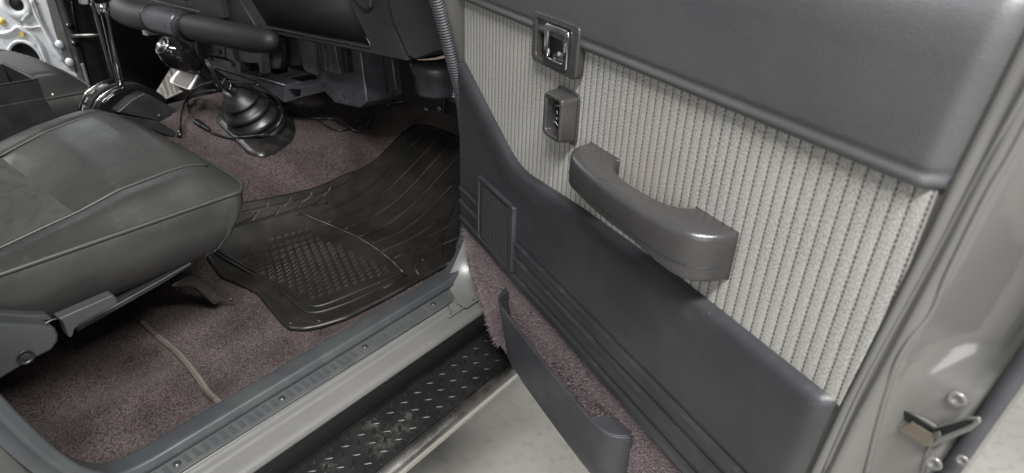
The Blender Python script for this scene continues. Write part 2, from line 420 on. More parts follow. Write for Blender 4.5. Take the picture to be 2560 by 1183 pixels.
def fibres(name, pts, m, parent, length, width, lean=.6, kind='stuff'):
    V = []; F = []
    for p, n in pts:
        d = (n + Vector((ru(-1, 1), ru(-1, 1), ru(-1, 1))) * lean).normalized() * length * ru(.5, 1.2)
        s = d.cross(Vector((ru(-1, 1), ru(-1, 1), ru(-1, 1)))).normalized() * width
        b = Vector((ru(-1, 1), ru(-1, 1), ru(-1, 1))) * length * .25
        i = len(V); V += [p - s, p + s, p + d * .6 + s * .7 + b * .5, p + d + b]
        F += [[i, i + 1, i + 2], [i, i + 2, i + 3]]
    return obj(name, V, F, m, parent, smooth=False, kind=kind)
pts = []
while len(pts) < 26000:
    x, y = ru(-1.95, -.94), ru(.10, 1.45)
    e = .002; z = zc(x, y)
    n = Vector((-(zc(x + e, y) - z) / e, -(zc(x, y + e) - z) / e, 1)).normalized()
    pts.append((Vector((x, y, z - .001)), n))
fb = fibres('carpet_pile', pts, 'fibre_floor', cf, .0065, .0005, .9)
# stray pale hairs lying on the carpet
V = []; F = []
for (cu, cv, su, sv, n) in ((680, 800, 70, 50, 46), (560, 880, 90, 50, 30), (300, 1020, 160, 80, 34), (620, 740, 30, 30, 16)):
    for _ in range(n):
        u, v = random.gauss(cu, su * .5), random.gauss(cv, sv * .5)
        p = hit(u, v, .003); a = ru(0, 6.28); l = ru(.006, .018); bend = ru(-1.4, 1.4)
        pts_ = [p]
        for k in range(4):
            a += bend * .35; q = pts_[-1] + Vector((math.cos(a), math.sin(a), 0)) * l / 4
            q.z = zc(q.x, q.y) + .004 + .002 * rnd(); pts_.append(q)
        g = tube_g(pts_, .00022, 3, 1); o = len(V); V += g[0]; F += [[i + o for i in q] for q in g[1]]
mat('hair', (.26, .225, .19), .6)
obj('stray_hair', V, F, 'hair', cf, kind='stuff')
# bound edge of the overlapping carpet piece
pp = [(350, 800), (395, 842), (435, 873), (465, 905), (492, 940), (515, 972), (548, 1006)]
tube('carpet_binding', [hit(u, v, .002) for u, v in pp], .0062, 'fibre_floor', cf, 8, 5, .8)
mat('thread', (.12, .104, .09), .9)
P = catmull([hit(u, v, .004) for u, v in pp[1:]], 12)
gs = []
for i in range(0, len(P) - 1):
    d = (P[i + 1] - P[i]).normalized(); s = d.cross(Vector((0, 0, 1))).normalized()
    gs.append(tube_g([P[i] - s * .0068 + d * .003 - Vector((0, 0, .002)), P[i] + Vector((0, 0, .0046)), P[i] + s * .0068 - d * .003 - Vector((0, 0, .002))], .0011, 5, 3))
V, F = join(gs); obj('binding_stitch', V, F, 'thread', cf, kind='stuff')

# ================================================================== CAR BODY
body = thing('car', 'grey car seen through its open passenger doorway, door swung wide', 'car', (-1.7, .5, 0))
Xtrim_in = AZ(700, 916, .667).x; Xridge = AZ(700, 954, .672).x; Xsc_in = AZ(700, 981, .652).x; Xsc_out = AZ(700, 1021, .650).x
Xstep = AZ(700, 1057, .645).x; Xedge = AZ(700, 1118, .636).x
Y0, Y1 = .02, 1.09
prof = [(Xsc_in - .03, .640), (Xsc_out - .001, .6455), (Xsc_out + .002, .6425), (Xsc_out + .005, .6425), (Xsc_out + .007, .6475), (Xsc_out + .010, .6475), (Xsc_out + .012, .645),
        (Xstep - .001, .6435), (Xstep + .001, .641), (Xedge - .012, .6375), (Xedge - .005, .6355), (Xedge, .630), (Xedge + .001, .622), (Xedge - .006, .612),
        (Xedge - .012, .606), (Xedge - .10, .606)]
def extr(name, prof, y0, y1, m, parent, n=24, **k):
    V, F = grid_g(lambda s, t: Vector((prof[round(t * (len(prof) - 1))][0], y0 + (y1 - y0) * s, prof[round(t * (len(prof) - 1))][1])), n, len(prof) - 1)
    return obj(name, V, F, m, parent, **k)
sillo = extr('sill', prof, Y0, Y1, 'sill_paint', body, smooth=False)
sillo.modifiers.new('bevel', 'BEVEL').width = .0015
extr('rocker', [(Xedge - .012, .607), (Xedge - .010, .595), (Xedge - .016, .56), (Xedge - .045, .51), (Xedge - .08, .46), (Xedge - .2, .44)], -.3, 1.25, 'rocker_black', body)
# raised pressing at the front end of the sill, towards the hinge pillar
tube('sill_bead', [AZ(1121, 765, .649), AZ(1128, 776, .648), AZ(1122, 792, .646), AZ(1150, 775, .646), AZ(1185, 748, .65)], .002, 'sill_paint', body, 6, 4)
# hinge pillar base sweeping up from the sill
def swoop(s, t):
    y = .885 + .20 * s; up = max(0, (y - .90)) ** 1.6 * 4.5
    x = Xsc_in - .02 + (Xedge - .018 - Xsc_in + .02) * t
    return Vector((x, y, .6475 + up * (1 - t) ** 1.5 + .0008))
V, F = grid_g(swoop, 16, 10); obj('pillar_foot', V, F, 'sill_paint', body)
# scuff plate with its ribs and screws
sc = prism('scuff_plate', [AZ(1124, 721, .653), AZ(1137, 744, .652), AZ(1119, 760, .651), Vector((Xsc_out, .10, .651)), Vector((Xsc_in, .10, .653))], (0, 0, -.004), 'scuff_plastic', body, .0012, smooth=False)
rib = mesh_of('rib', *prism_g([(-.0105, -.0011, 0), (.0105, -.0011, 0), (.0105, .0011, 0), (-.0105, .0011, 0)], (0, 0, .0012)), 'scuff_plastic', False)
ridge2 = mesh_of('rib_broad', *prism_g([(-.0105, -.0042, 0), (.0105, -.0042, 0), (.0105, .0042, 0), (-.0105, .0042, 0)], (0, 0, .0009)), 'sill_trim', False)
xm = (Xsc_in + Xsc_out) / 2
screws = [AZ(u, v, .652).y for u, v in ((437, 1155), (700, 993), (908, 865), (1079, 758))]
sp = (screws[3] - screws[0]) / 3
y = screws[0] - .10
while y < screws[3] + .045:
    if min(abs(y - s) for s in screws) > .011:
        shared('rib', rib if y > .62 else ridge2, sc, Matrix.Translation((xm, y, .6518)))
    y += sp / 12
scr = mesh_of('screw', *join([lathe_g((0, 0, 0), (0, 0, 1), [(.0066, 0), (.0066, .001), (.0055, .0012), (.0045, .0004), (.0040, .0004), (.0034, .0016), (.0016, .0022), (.0007, .0018)], 16)]), 'dull_metal')
for s in screws: shared('screw', scr, sc, Matrix.Translation((xm, s, .6522)))
# plastic sill trim that turns up into the pillars at both ends
def sweep(name, path, prof, m, parent, **k):
    P = catmull([Vector((0, a, b)) for a, b in path], 6); V = []; n = len(prof); F = []
    for i, p in enumerate(P):
        t = (P[min(i + 1, len(P) - 1)] - P[max(i - 1, 0)]).normalized(); nn = Vector((0, -t.z, t.y))
        for X, h in prof: V.append(Vector((X, p.y, p.z)) + nn * h)
    for i in range(len(P) - 1):
        for j in range(n - 1): F.append([i * n + j, (i + 1) * n + j, (i + 1) * n + j + 1, i * n + j + 1])
    return obj(name, V, F, m, parent, **k)
path_sill = [(.03, 1.10), (.055, .98), (.085, .84), (.11, .75), (.135, .70), (.165, .668), (.21, .656), (.30, .655), (.6, .655), (.88, .655), (.945, .660), (.985, .682), (1.008, .715)]
sweep('sill_trim', path_sill, [(Xtrim_in - .003, -.04), (Xtrim_in - .001, .008), (Xtrim_in + .001, .0115), (Xtrim_in + .005, .0130), (Xridge - .006, .0165), (Xridge - .002, .0172), (Xridge + .001, .0165), (Xridge + .003, .0135), (Xridge + .0045, .006), (Xridge + .008, .0005), (Xsc_in - .004, -.002), (Xsc_in + .003, -.003), (Xsc_in + .003, -.02)], 'sill_trim', body)
# ribbed door seal up the hinge pillar
seal = [(1.000, .705), (1.016, .74), (1.026, .80), (1.031, .88), (1.022, 1.03), (1.010, 1.097), (.981, 1.188), (.944, 1.294), (.89, 1.43), (.80, 1.62)]
Pc = catmull([Vector((-.925, a, b)) for a, b in seal], 150); V = []; F = []; n = 10; dl = 0
for i, p in enumerate(Pc):
    t = (Pc[min(i + 1, len(Pc) - 1)] - Pc[max(i - 1, 0)]).normalized(); nn = Vector((0, -t.z, t.y))
    if i: dl += (p - Pc[i - 1]).length
    r = .0145 * (1 + .085 * math.sin(dl / .0060 * 2 * math.pi)) * (.62 + .38 * sm(.85, 1.1, p.z))
    for k in range(n):
        a = 2 * math.pi * k / n; V.append(p + Vector((1, 0, 0)) * math.cos(a) * r + nn * math.sin(a) * r * .8)
for i in range(len(Pc) - 1):
    for k in range(n): F.append([i * n + k, i * n + (k + 1) % n, (i + 1) * n + (k + 1) % n, (i + 1) * n + k])
obj('door_seal', V, F, 'seal_rubber', body)
# painted hinge pillar behind the seal
yz = [(1.045, .66), (1.045, .88), (1.036, 1.03), (1.022, 1.10), (.994, 1.19), (.957, 1.297), (.90, 1.43), (.81, 1.65)]
V = []; F = []
for a, b in yz:
    for X, dy in ((-.950, .0), (-.897, .004), (-.862, .02), (-.858, .05), (-.87, .16), (-.95, .16)): V.append(Vector((X, a + dy, b)))
m6 = 6
for i in range(len(yz) - 1):
    for k in range(m6): F.append([i * m6 + k, i * m6 + (k + 1) % m6, (i + 1) * m6 + (k + 1) % m6, (i + 1) * m6 + k])
obj('hinge_pillar', V, F, 'body_paint', body, bevel=.004)
# rear door pillar foot, bottom left, with paint chips
rp = [AX(u, v, -.905) for u, v in ((-30, 985), (0, 1035), (60, 1110), (112, 1190), (60, 1260), (-60, 1220))]
prism('rear_pillar', rp, (.05, -.04, .0), 'sill_paint', body, .006)
mat('primer', (.55, .53, .46), .7)
chips = []
for (u, v, s) in ((18, 1062, .006), (34, 1105, .005), (44, 1112, .003), (36, 1120, .003), (52, 1121, .0025)):
    c = AX(u, v, -.8535); pts_ = [c + Vector((0, math.cos(a) * s * ru(.3, .7), math.sin(a) * s * ru(.7, 1.3))) for a in [k * math.pi / 4 for k in range(8)]]
    chips.append(prism_g(pts_, (.0008, 0, 0)))
V, F = join(chips)
# firewall, floor pan below, driver side wall, roof
box('firewall', (-2.6, 1.70, .5), (-.95, 1.74, 1.45), 'black_plastic', body)
box('dark_backing', (-2.05, 1.24, .93), (-1.02, 1.69, 1.36), 'black_cavity', body)  # dark box added behind the heater, stands in for the shade there
box('floor_pan', (-2.6, -.3, .46), (-.93, 1.74, .50), 'rocker_black', body)
box('kick_panel', (-.97, 1.16, .6), (-.945, 1.72, 1.25), 'black_plastic', body)
box('rear_door', (-.96, -1.05, .45), (-.86, .0, 1.36), 'body_paint', body, .02, label='unseen closed rear door behind the open doorway, added for its shade')  # out of view; added to keep rear light off the seat and carpet
box('centre_pillar', (-.98, -.09, 1.36), (-.90, .015, 1.95), 'body_paint', body, .01)  # out of view; added with the rear door to block light
V, F = grid_g(lambda s, t: Vector((-2.45 + 1.5 * s, -.9 + 1.75 * t, 1.93 + .05 * math.sin(math.pi * s) * (.7 + .3 * math.sin(math.pi * t)))), 8, 8)
ro = obj('roof', V, F, 'body_paint', body); so = ro.modifiers.new('solid', 'SOLIDIFY'); so.thickness = .04  # out of view; put in to shade the cabin

# ================================================================== RUNNING BOARD
TB = .52
Xt0 = AZ(1180, 866, TB).x; Xt1 = AZ(1190, 974, TB).x
board = box('running_board', (Xt0 - .02, -.05, TB - .02), (Xt1, 1.30, TB), 'tread_black', body, .002, label='black diamond plate running board with polished tube along its outer edge')
box('back_flange', (Xt0 - .014, -.05, TB + .0), (Xt0 - .010, 1.30, TB + .012), 'tread_black', board, .001)
tr = .021
tube('edge_tube', [(Xt1 + .017, -.10, TB - .008), (Xt1 + .017, .6, TB - .008), (Xt1 + .017, 1.32, TB - .008)], tr, 'steel', board, 24, 2)
for yb in (.15, 1.12): box('bracket', (Xt0 - .06, yb, TB - .07), (Xt1 + .012, yb + .05, TB - .024), 'tread_black', board, .004)
nl = 9; lug = []
lp = []
for i in range(nl + 1):
    t = i / nl * 2 - 1; wd = .0034 * math.sqrt(max(0, 1 - t * t)); lp.append((t * .0115, wd))
V = [Vector((x, w_, 0)) for x, w_ in lp] + [Vector((x, -w_, 0)) for x, w_ in lp] + [Vector((x * .9, 0, 0.0030 * math.sqrt(max(0, 1 - (x / .0115) ** 2)))) for x, w_ in lp]
F = []
k = nl + 1
for i in range(nl): F += [[i, i + 1, 2 * k + i + 1, 2 * k + i], [k + i + 1, k + i, 2 * k + i, 2 * k + i + 1]]
lugm = mesh_of('tread_lug', V, F, 'tread_black')
for i in range(-14, 12):
    for j in range(-3, 3):
        for half, ang in ((0, 50), (.5, -46.6)):
            x = -.7227 + (j + half) * .0333; y = .6764 + (i + half) * .0395
            if not (Xt0 - .004 < x < Xt1 - .007): continue
            shared('tread_lug', lugm, board, Matrix.Translation((x, y, TB + .0002)) @ Matrix.Rotation(math.radians(ang), 4, 'Z'))
def crust(m, c0):
    nt = m.node_tree; N = nt.nodes; L = nt.links; b = N['Principled BSDF']
    old = b.inputs['Base Color'].links[0].from_socket
    tc = N.new('ShaderNodeTexCoord'); g = None
    for (p, r) in c0:
        d = N.new('ShaderNodeVectorMath'); d.operation = 'DISTANCE'; d.inputs[1].default_value = p; L.new(tc.outputs['Object'], d.inputs[0])
        mr = N.new('ShaderNodeMapRange'); mr.inputs[1].default_value = 0; mr.inputs[2].default_value = r; mr.inputs[3].default_value = 1; mr.inputs[4].default_value = 0
        L.new(d.outputs['Value'], mr.inputs[0])
        if g is None: g = mr.outputs[0]
        else:
            mm = N.new('ShaderNodeMath'); mm.operation = 'MAXIMUM'; L.new(g, mm.inputs[0]); L.new(mr.outputs[0], mm.inputs[1]); g = mm.outputs[0]
    n = N.new('ShaderNodeTexNoise'); n.inputs['Scale'].default_value = 70; n.inputs['Detail'].default_value = 7; n.inputs['Roughness'].default_value = .7; n.inputs['Distortion'].default_value = .6
    L.new(tc.outputs['Object'], n.inputs['Vector'])
    ad = N.new('ShaderNodeMath'); ad.operation = 'MULTIPLY_ADD'; ad.inputs[1].default_value = .36; L.new(g, ad.inputs[0]); L.new(n.outputs['Fac'], ad.inputs[2])
    mr = N.new('ShaderNodeMapRange'); mr.inputs[1].default_value = .70; mr.inputs[2].default_value = .90; L.new(ad.outputs[0], mr.inputs[0])
    mx = N.new('ShaderNodeMix'); mx.data_type = 'RGBA'; L.new(mr.outputs[0], mx.inputs['Factor']); L.new(old, mx.inputs['A']); mx.inputs['B'].default_value = (.060, .058, .050, 1)
    L.new(mx.outputs['Result'], b.inputs['Base Color'])
crust(MAT['tread_black'], [(tuple(AZ(u, v, TB) - LOC[board]), r) for u, v, r in ((958, 1112, .065), (1000, 1075, .05), (820, 1165, .04), (1020, 1040, .035), (930, 1060, .04))])
# ================================================================== PASSENGER DOOR (open)
def shell_edge(z): return lerp_list([(.6, .915), (.962, .928), (1.07, .934), (1.254, .949), (1.30, .9515), (1.44, .962)], z)
# painted door shell: inner flange and shut face
def shellp(z):
    e = shell_edge(z)
    return [(-.012, -.03), (-.010, -.006), (e - .012, -.006), (e - .004, -.0105), (e + .0005, -.0055), (e + .004, -.0045), (e + .0075, -.0065), (e + .0095, -.0105), (e + .0125, -.0115),
            (e + .0155, -.008), (e + .019, -.0078), (e + .024, -.013), (e + .028, -.024), (e + .034, -.033), (e + .046, -.037), (e + .062, -.041), (e + .070, -.044), (e + .078, -.048), (e + .083, -.056), (e + .086, -.075), (e + .088, -.10), (e + .085, -.115), (-.012, -.115)]
zs = [.605 + (1.452 - .605) * i / 40 for i in range(41)]
V = []; F = []; n = len(shellp(1))
def dent(z, k, off, aoff):
    # pressed hollow above the latch and swelling round it, only on the shut face points
    if 13 <= k <= 17:
        h = math.exp(-((z - 1.185) / .035) ** 2) * .0
        off += -.030 * sm(1.135, 1.160, z) * sm(1.36, 1.24, z) * {13: .25, 14: .8, 15: 1, 16: .8, 17: .3}[k]
        off += .004 * math.exp(-((z - 1.10) / .03) ** 2)
    return off, aoff
for z in zs:
    for k, (a, o) in enumerate(shellp(z)):
        o, a = dent(z, k, o, a); V.append(D3(a, z, o))
for i in range(len(zs) - 1):
    for k in range(n): F.append([i * n + k, i * n + (k + 1) % n, (i + 1) * n + (k + 1) % n, (i + 1) * n + k])
F += [list(range(n))[::-1], [(len(zs) - 1) * n + k for k in range(n)]]
door = obj('door', V, F, 'body_paint', body, label='open grey passenger door with cream striped cloth and vinyl lining')
ZFT, ZFB = 1.2985, 1.0705
def fab_bot(a): return lerp_list([(0, 1.183), (.168, 1.096), (.229, 1.066), (.262, 1.056), (.30, 1.053), (.47, 1.066), (.70, 1.074), (.95, 1.070)], a)
def upper_off(z, a):
    d = z - ZFT
    o = .0125 * (1 - math.exp(-max(0, d) / .0020)) + .0012 * math.exp(-((d - .008) / .004) ** 2) - .0018 * math.exp(-((d - .016) / .003) ** 2)
    return o
ROLL = [(1.405, 0), (1.425, -.0015), (1.440, -.006), (1.450, -.015), (1.455, -.028), (1.4565, -.05), (1.457, -.10)]
def upper(s, t):
    n = 40
    if t < .75:
        z = ZFT - .001 + (1.405 - ZFT) * (t / .75) ** 1.6; o = upper_off(z, 0)
    else:
        q = (t - .75) / .25 * (len(ROLL) - 1); i = min(int(q), len(ROLL) - 2); fz = q - i
        z = ROLL[i][0] + (ROLL[i + 1][0] - ROLL[i][0]) * fz; o = .0125 + ROLL[i][1] + (ROLL[i + 1][1] - ROLL[i][1]) * fz
    ae = shell_edge(z) - .002; a = -.004 + (ae + .004) * s
    e = ae - a
    o -= .016 * math.exp(-e / .0035) + .0015 * math.exp(-e / .02)
    o += .0025 * math.exp(-((a - .80) / .10) ** 2) * sm(1.38, 1.45, z)
    return D3(a, z, o)
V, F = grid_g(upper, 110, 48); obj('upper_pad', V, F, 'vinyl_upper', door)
# cloth insert with woven cords
nrib = 66; per = 8; NA = nrib * per
uvs = []; V = []; F = []; nz = 10
for i in range(NA + 1):
    a = -.002 + .951 * i / NA; ph = (a / .01433) % 1.0
    o = .0009 * math.sin(math.pi * ph) ** .5 if 0 < ph < 1 else 0
    for j in range(nz + 1):
        zt, zb = ZFT + .003, fab_bot(a) - .003
        z = zb + (zt - zb) * j / nz
        aa = min(a, shell_edge(z) + .002)
        V.append(D3(aa, z, o)); uvs.append((aa, z))
for i in range(NA):
    for j in range(nz):
        q = i * (nz + 1) + j; F.append([q, q + nz + 1, q + nz + 2, q + 1])
# orientation so normals face the cabin
F = [f[::-1] for f in F]
obj('cloth_insert', V, F, 'door_fabric', door, uv=uvs)
# lower pad with moulded ridges
ZR = (.9045, .872, .833); ZC = .806
def low_off(z, a, zt):
    o = .0125 * (1 - math.exp(-max(0, zt - z) / .004)) - .0
    o += .003 * math.exp(-((zt - z - .03) / .03) ** 2)
    for zk in ZR:
        if z < zk: o += .0050 * math.exp(-(zk - z) / .011)
        else: o -= .0030 * math.exp(-(z - zk) / .004)
    if z < ZC + .012: o -= .012 * (1 - max(0, z - ZC) / .012) ** 2
    return o
def lower(s, t):
    a0 = -.003
    zt_ = None
    # columns across, rows from carpet line to the cloth
    aa = a0 + (.947) * s
    zt = fab_bot(aa) + .0005
    # dense rows near the ridges
    z = ZC + (zt - ZC) * (t ** 1.25)
    ae = shell_edge(z) - .002
    a = a0 + (ae - a0) * s
    zt = fab_bot(a) + .0005; z = ZC + (zt - ZC) * (t ** 1.25)
    o = low_off(z, a, zt)
    e = ae - a; o -= .014 * math.exp(-e / .005)
    return D3(a, z, o)
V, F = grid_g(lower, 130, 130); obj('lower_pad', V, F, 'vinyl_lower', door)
# trim bead under the lower pad
tube('trim_bead', [D3(a, ZC - .001, .0045) for a in (0, .2, .4, .6, .8, .93)], .0022, 'sill_trim', door, 6, 3)
# carpeted bottom strip
def cedge(z): return lerp_list([(.60, .19), (.62, .150), (.66, .125), (.70, .075), (.75, .035), (.808, .0)], z)
def cstrip(s, t):
    z = .602 + (ZC + .004 - .602) * t; a0 = cedge(z); a = a0 + (shell_edge(z) - .004 - a0) * s
    return D3(a, z, .001 + .0015 * math.sin(a * 40) * math.sin(z * 55))
V, F = grid_g(cstrip, 80, 30); cs = obj('carpet_strip', V, F, 'door_carpet', door)
pts = []
while len(pts) < 52000:
    z = ru(.603, ZC - .001); a = ru(cedge(z) - .002, .80) if rnd() < .6 else ru(cedge(z) - .002, .42)
    pts.append((D3(a, z, .001), -DN))
fibres('carpet_pile', pts, 'fibre_door', cs, .0055, .00045, .8)
pts = []
for _ in range(2600):                        # frayed front edge
    z = ru(.60, ZC - .005); pts.append((D3(cedge(z) + ru(0, .006), z, .001), (-DT * .9 - Vector((0, 0, 1)) * .8 - DN * .3)))
for _ in range(1500):
    z = ru(.60, .70); pts.append((D3(cedge(z) + ru(0, .004), z, .001), (-DT * .5 - Vector((0, 0, 1)) * 1.2 - DN * .2) * 1.6))
fibres('frayed_edge', pts, 'fibre_door', cs, .018, .00055, .5)

def jam(u, v, lift=0.0):
    """where the view line meets the shut face"""
    off = .02
    while off > -.11:
        a, z = DP(u, v, off); pr = shellp(z)
        for k in range(2, 20):
            (x0, o0), (x1, o1) = pr[k], pr[k + 1]
            if x0 <= a <= x1:
                f = (a - x0) / max(1e-6, x1 - x0); q0, _ = dent(z, k, o0, 0); q1, _ = dent(z, k + 1, o1, 0)
                if off <= q0 + (q1 - q0) * f: return D3(a, z, off + lift)
        off -= .0006
    return D3(*DP(u, v, -.05), -.05)
for pts_, r in (([(2660, 60), (2560, 235), (2423, 480), (2293, 718), (2162, 955), (2055, 1190)], .0026), ([(2660, 130), (2530, 380), (2471, 480), (2370, 682), (2328, 780), (2275, 848), (2240, 910), (2215, 985), (2190, 1080), (2165, 1190)], .003),
                ([(2323, 1118), (2312, 1150), (2305, 1190)], .0024)):
    tube('pressed_bead', [jam(u, v) for u, v in pts_], r, 'body_paint', door, 8, 5)
# outer rubber lip of the shut face
tube('edge_seal', [D3(shell_edge(z) + .089, z, -.052) for z in (.6, .8, 1.0, 1.2, 1.44)], .0075, 'seal_rubber', door, 10, 4)

# latch in the shut face
OL = -.034
def DL(u, v, off=OL): a, z = DP(u, v, off); return D3(a, z, off)
lat = prism('latch', [DL(u, v) for u, v in ((2240, 1072), (2250, 1022), (2262, 1020), (2338, 1066), (2415, 1043), (2447, 1044), (2449, 1058), (2425, 1078), (2328, 1120), (2318, 1120))], DN * .004 , 'body_paint', door, .0015)
prism('slot', [DL(u, v, OL + .0008) for u, v in ((2262, 1026), (2338, 1072), (2418, 1049), (2438, 1050), (2430, 1060), (2336, 1098), (2326, 1086), (2262, 1048))], -DN * .0012, 'black_cavity', lat, 0, smooth=False)  # near-black sheet, the shade in the slot put into its colour
mat('latch_steel', (.30, .27, .22), .3, .9)
prism('striker_plate', [DL(u, v, OL + .0022) for u, v in ((2248, 1072), (2282, 1052), (2338, 1088), (2330, 1114), (2318, 1112))], -DN * .002, 'latch_steel', lat, .0008)
prism('rotor', [DL(u, v, OL + .004) for u, v in ((2333, 1080), (2352, 1076), (2356, 1090), (2338, 1096))], -DN * .003, 'dull_metal', lat, .0008)
for (u, v, r) in ((2392, 998, .0075), (2334, 1158, .0072), (2406, 1150, .0052)):
    c = DL(u, v, OL - .002)
    so_ = lathe('screw', c, (DT * .35 - DN).normalized(), [(r, 0), (r, .0012), (r * .8, .0022), (r * .62, .0016), (r * .34, .0013), (r * .3, .0005), (.0004, .0005)], 'body_paint', door, 18)

# inner handle: recessed frame and chrome lever
a0, a1, z0, z1 = .312, .438, 1.2575, 1.3315
ca, cz = (a0 + a1) / 2, (z0 + z1) / 2
bez = [D3(ca + x, cz + y, .002) for x, y in roundrect(.134, .0755, .010)]
inn = [D3(ca + x - .004, cz + y, .002) for x, y in roundrect(.100, .056, .006)]
V, F = ring_g(bez, inn, -DN * .015); hb = obj('handle_frame', V, F, 'bezel_plastic', door, bevel=.0032, seg=3)
prism('recess', [D3(ca + x - .004, cz + y, .0032) for x, y in roundrect(.101, .057, .006)], -DN * .0012, 'bezel_plastic', hb, 0)
LO = .0145
lo_ = [D3(ca + .012 + x, cz - .001 + y, LO) for x, y in roundrect(.068, .057, .007)]
li_ = [D3(ca + .012 + x, cz - .001 + y, LO) for x, y in roundrect(.046, .039, .005)]
V, F = ring_g(lo_, li_, -DN * .006); lv = obj('lever', V, F, 'chrome', hb, bevel=.0018, seg=3)
prism('lever_well', [D3(ca + .012 + x, cz - .001 + y, .005) for x, y in roundrect(.062, .050, .006)], -DN * .0018, 'black_plastic', hb, 0)
V, F = grid_g(lambda s, t: D3(ca - .009 + .044 * s, cz - .023 + .012 * t, .0075 + .006 * (1 - t) ** 2), 8, 6)
obj('finger_cup', V, F, 'dark_chrome', hb)

# empty window switch housing
ca, cz = .4055, 1.1945
def rr(w, h, r, off, da=0, dz=0): return [D3(ca + da + x, cz + dz + y, off) for x, y in roundrect(w, h, r, 4)]
o0, o1 = rr(.060, .074, .010, .0), rr(.053, .068, .009, .030)
i1, i0 = rr(.038, .054, .006, .030), rr(.036, .050, .005, .004)
n = len(o0); V = o0 + o1 + i1 + i0; F = []
for q in range(3):
    for i in range(n): j = (i + 1) % n; F.append([q * n + i, q * n + j, (q + 1) * n + j, (q + 1) * n + i])
sw = obj('switch_housing', V, F, 'bezel_plastic', door, bevel=.0035, seg=3, auto=25)
prism('flange', rr(.066, .080, .011, .001), -DN * .004, 'handle_plastic', sw, .0015)
prism('cavity', rr(.038, .052, .005, .0055), -DN * .001, 'black_cavity', sw, 0)
for dz, tilt in ((.0135, .4), (.004, -.5), (-.006, .5), (-.0145, -.4)):
    c = D3(ca - .009, cz + dz, .016)
    big = abs(dz) > .01
    w_, h_ = (.013, .003) if big else (.005, .0045)
    q = [c + DT * (x) + Vector((0, 0, y + x * tilt * .6)) for x, y in ((-w_ / 2, -h_ / 2), (w_ / 2, -h_ / 2), (w_ / 2 * (.6 if not big else 1), h_ / 2), (-w_ / 2, h_ / 2))]
    prism('terminal', q, DN * .005, 'chrome', sw, .0006)

# pull handle: U in plan, rounded on all edges
outl = [(.470, .0), (.474, .020), (.483, .038), (.499, .0505), (.525, .0590), (.58, .0665), (.64, .0690), (.695, .0655), (.728, .0590), (.750, .0500), (.764, .0350), (.771, .0170), (.772, .0)]
innl = [(.700, .0), (.697, .010), (.686, .021), (.665, .0280), (.63, .0315), (.60, .031), (.575, .026), (.558, .016), (.549, .007), (.547, .0)]
ZT = 1.1755
loop = catmull([Vector((a, o, 0)) for a, o in outl], 4) + catmull([Vector((a, o, 0)) for a, o in innl], 4)
pl = [(p.x, p.y) for p in loop]; n = len(pl); no_ = len(catmull([Vector((a, o, 0)) for a, o in outl], 4))
def hz(a): return .046 + .016 * sm(.66, .76, a) + .004 * sm(.54, .48, a)
layers = [(0., 0), (.6, 0), (1., 0)]
V = []; F = []
rings = []
R = .0090
def inset(q, d):
    """plan outline pulled in by d towards the middle line of the grip"""
    out = []
    for i, (a, o) in enumerate(q):
        a2, o2 = q[(i + 1) % n]; a1, o1 = q[i - 1]
        t = Vector((a2 - a1, o2 - o1)); t = t.normalized() if t.length > 1e-9 else Vector((1, 0))
        nn = Vector((t.y, -t.x)) if True else None
        if o < .0005: nn = Vector((nn.x, 0))
        out.append((a + nn.x * d, o + nn.y * d))
    return out
lev_ = [(ang, ) for ang in range(0)]
sgn = 1
tst = inset(pl, .004)
mid = no_ // 2
if tst[mid][1] > pl[mid][1]: sgn = -1
for k in range(5):                                        # upper rounding
    an = math.pi / 2 * k / 4
    rings.append((inset(pl, sgn * R * (1 - math.sin(an))), lambda a, an=an: ZT - R * (1 - math.cos(an))))
rings.append((pl, lambda a: ZT - R - .012))
for k in range(5):
    an = math.pi / 2 * k / 4
    rings.append((inset(pl, sgn * (R * .75) * (1 - math.cos(an))), lambda a, an=an: ZT - hz(a) + R * .75 * (1 - math.sin(an))))
rings = [rings[0], *rings[1:]]
for q, fz in rings:
    for a, o in q: V.append(D3(a, fz(a), max(o, -.002)))
nr = len(rings)
for r in range(nr - 1):
    for i in range(n): j = (i + 1) % n; F.append([r * n + i, r * n + j, (r + 1) * n + j, (r + 1) * n + i])
no2, ni2 = no_, n - no_
def cap(base, flip):
    # strip between the outer and inner outline
    fs = []
    m_ = 40
    for k in range(m_):
        i0 = round(k / m_ * (no2 - 1)); i1_ = round((k + 1) / m_ * (no2 - 1))
        j0 = no2 + (ni2 - 1) - round(k / m_ * (ni2 - 1)); j1_ = no2 + (ni2 - 1) - round((k + 1) / m_ * (ni2 - 1))
        f = []
        for q in (i0, i1_, j1_, j0):
            if base + q not in f: f.append(base + q)
        if len(f) > 2: fs.append(f[::-1] if flip else f)
    return fs
F += cap(0, False) + cap((nr - 1) * n, True)
ph = obj('pull_handle', V, F, 'handle_plastic', door)
# parting line round the grip and screw hole below
tube('parting_line', [D3(a, 1.144 - .010 * sm(.6, .76, a), o + .0002) for a, o in outl[1:-1]], .0006, 'black_plastic', ph, 4, 6)
c = D3(.712, 1.1245, .0555); lathe('screw_hole', c, (-DN + Vector((0, 0, -.9))).normalized(), [(.0085, -.002), (.0085, .0012), (.0070, .0016), (.0060, -.001), (.0004, -.0015)], 'black_cavity', ph, 16)

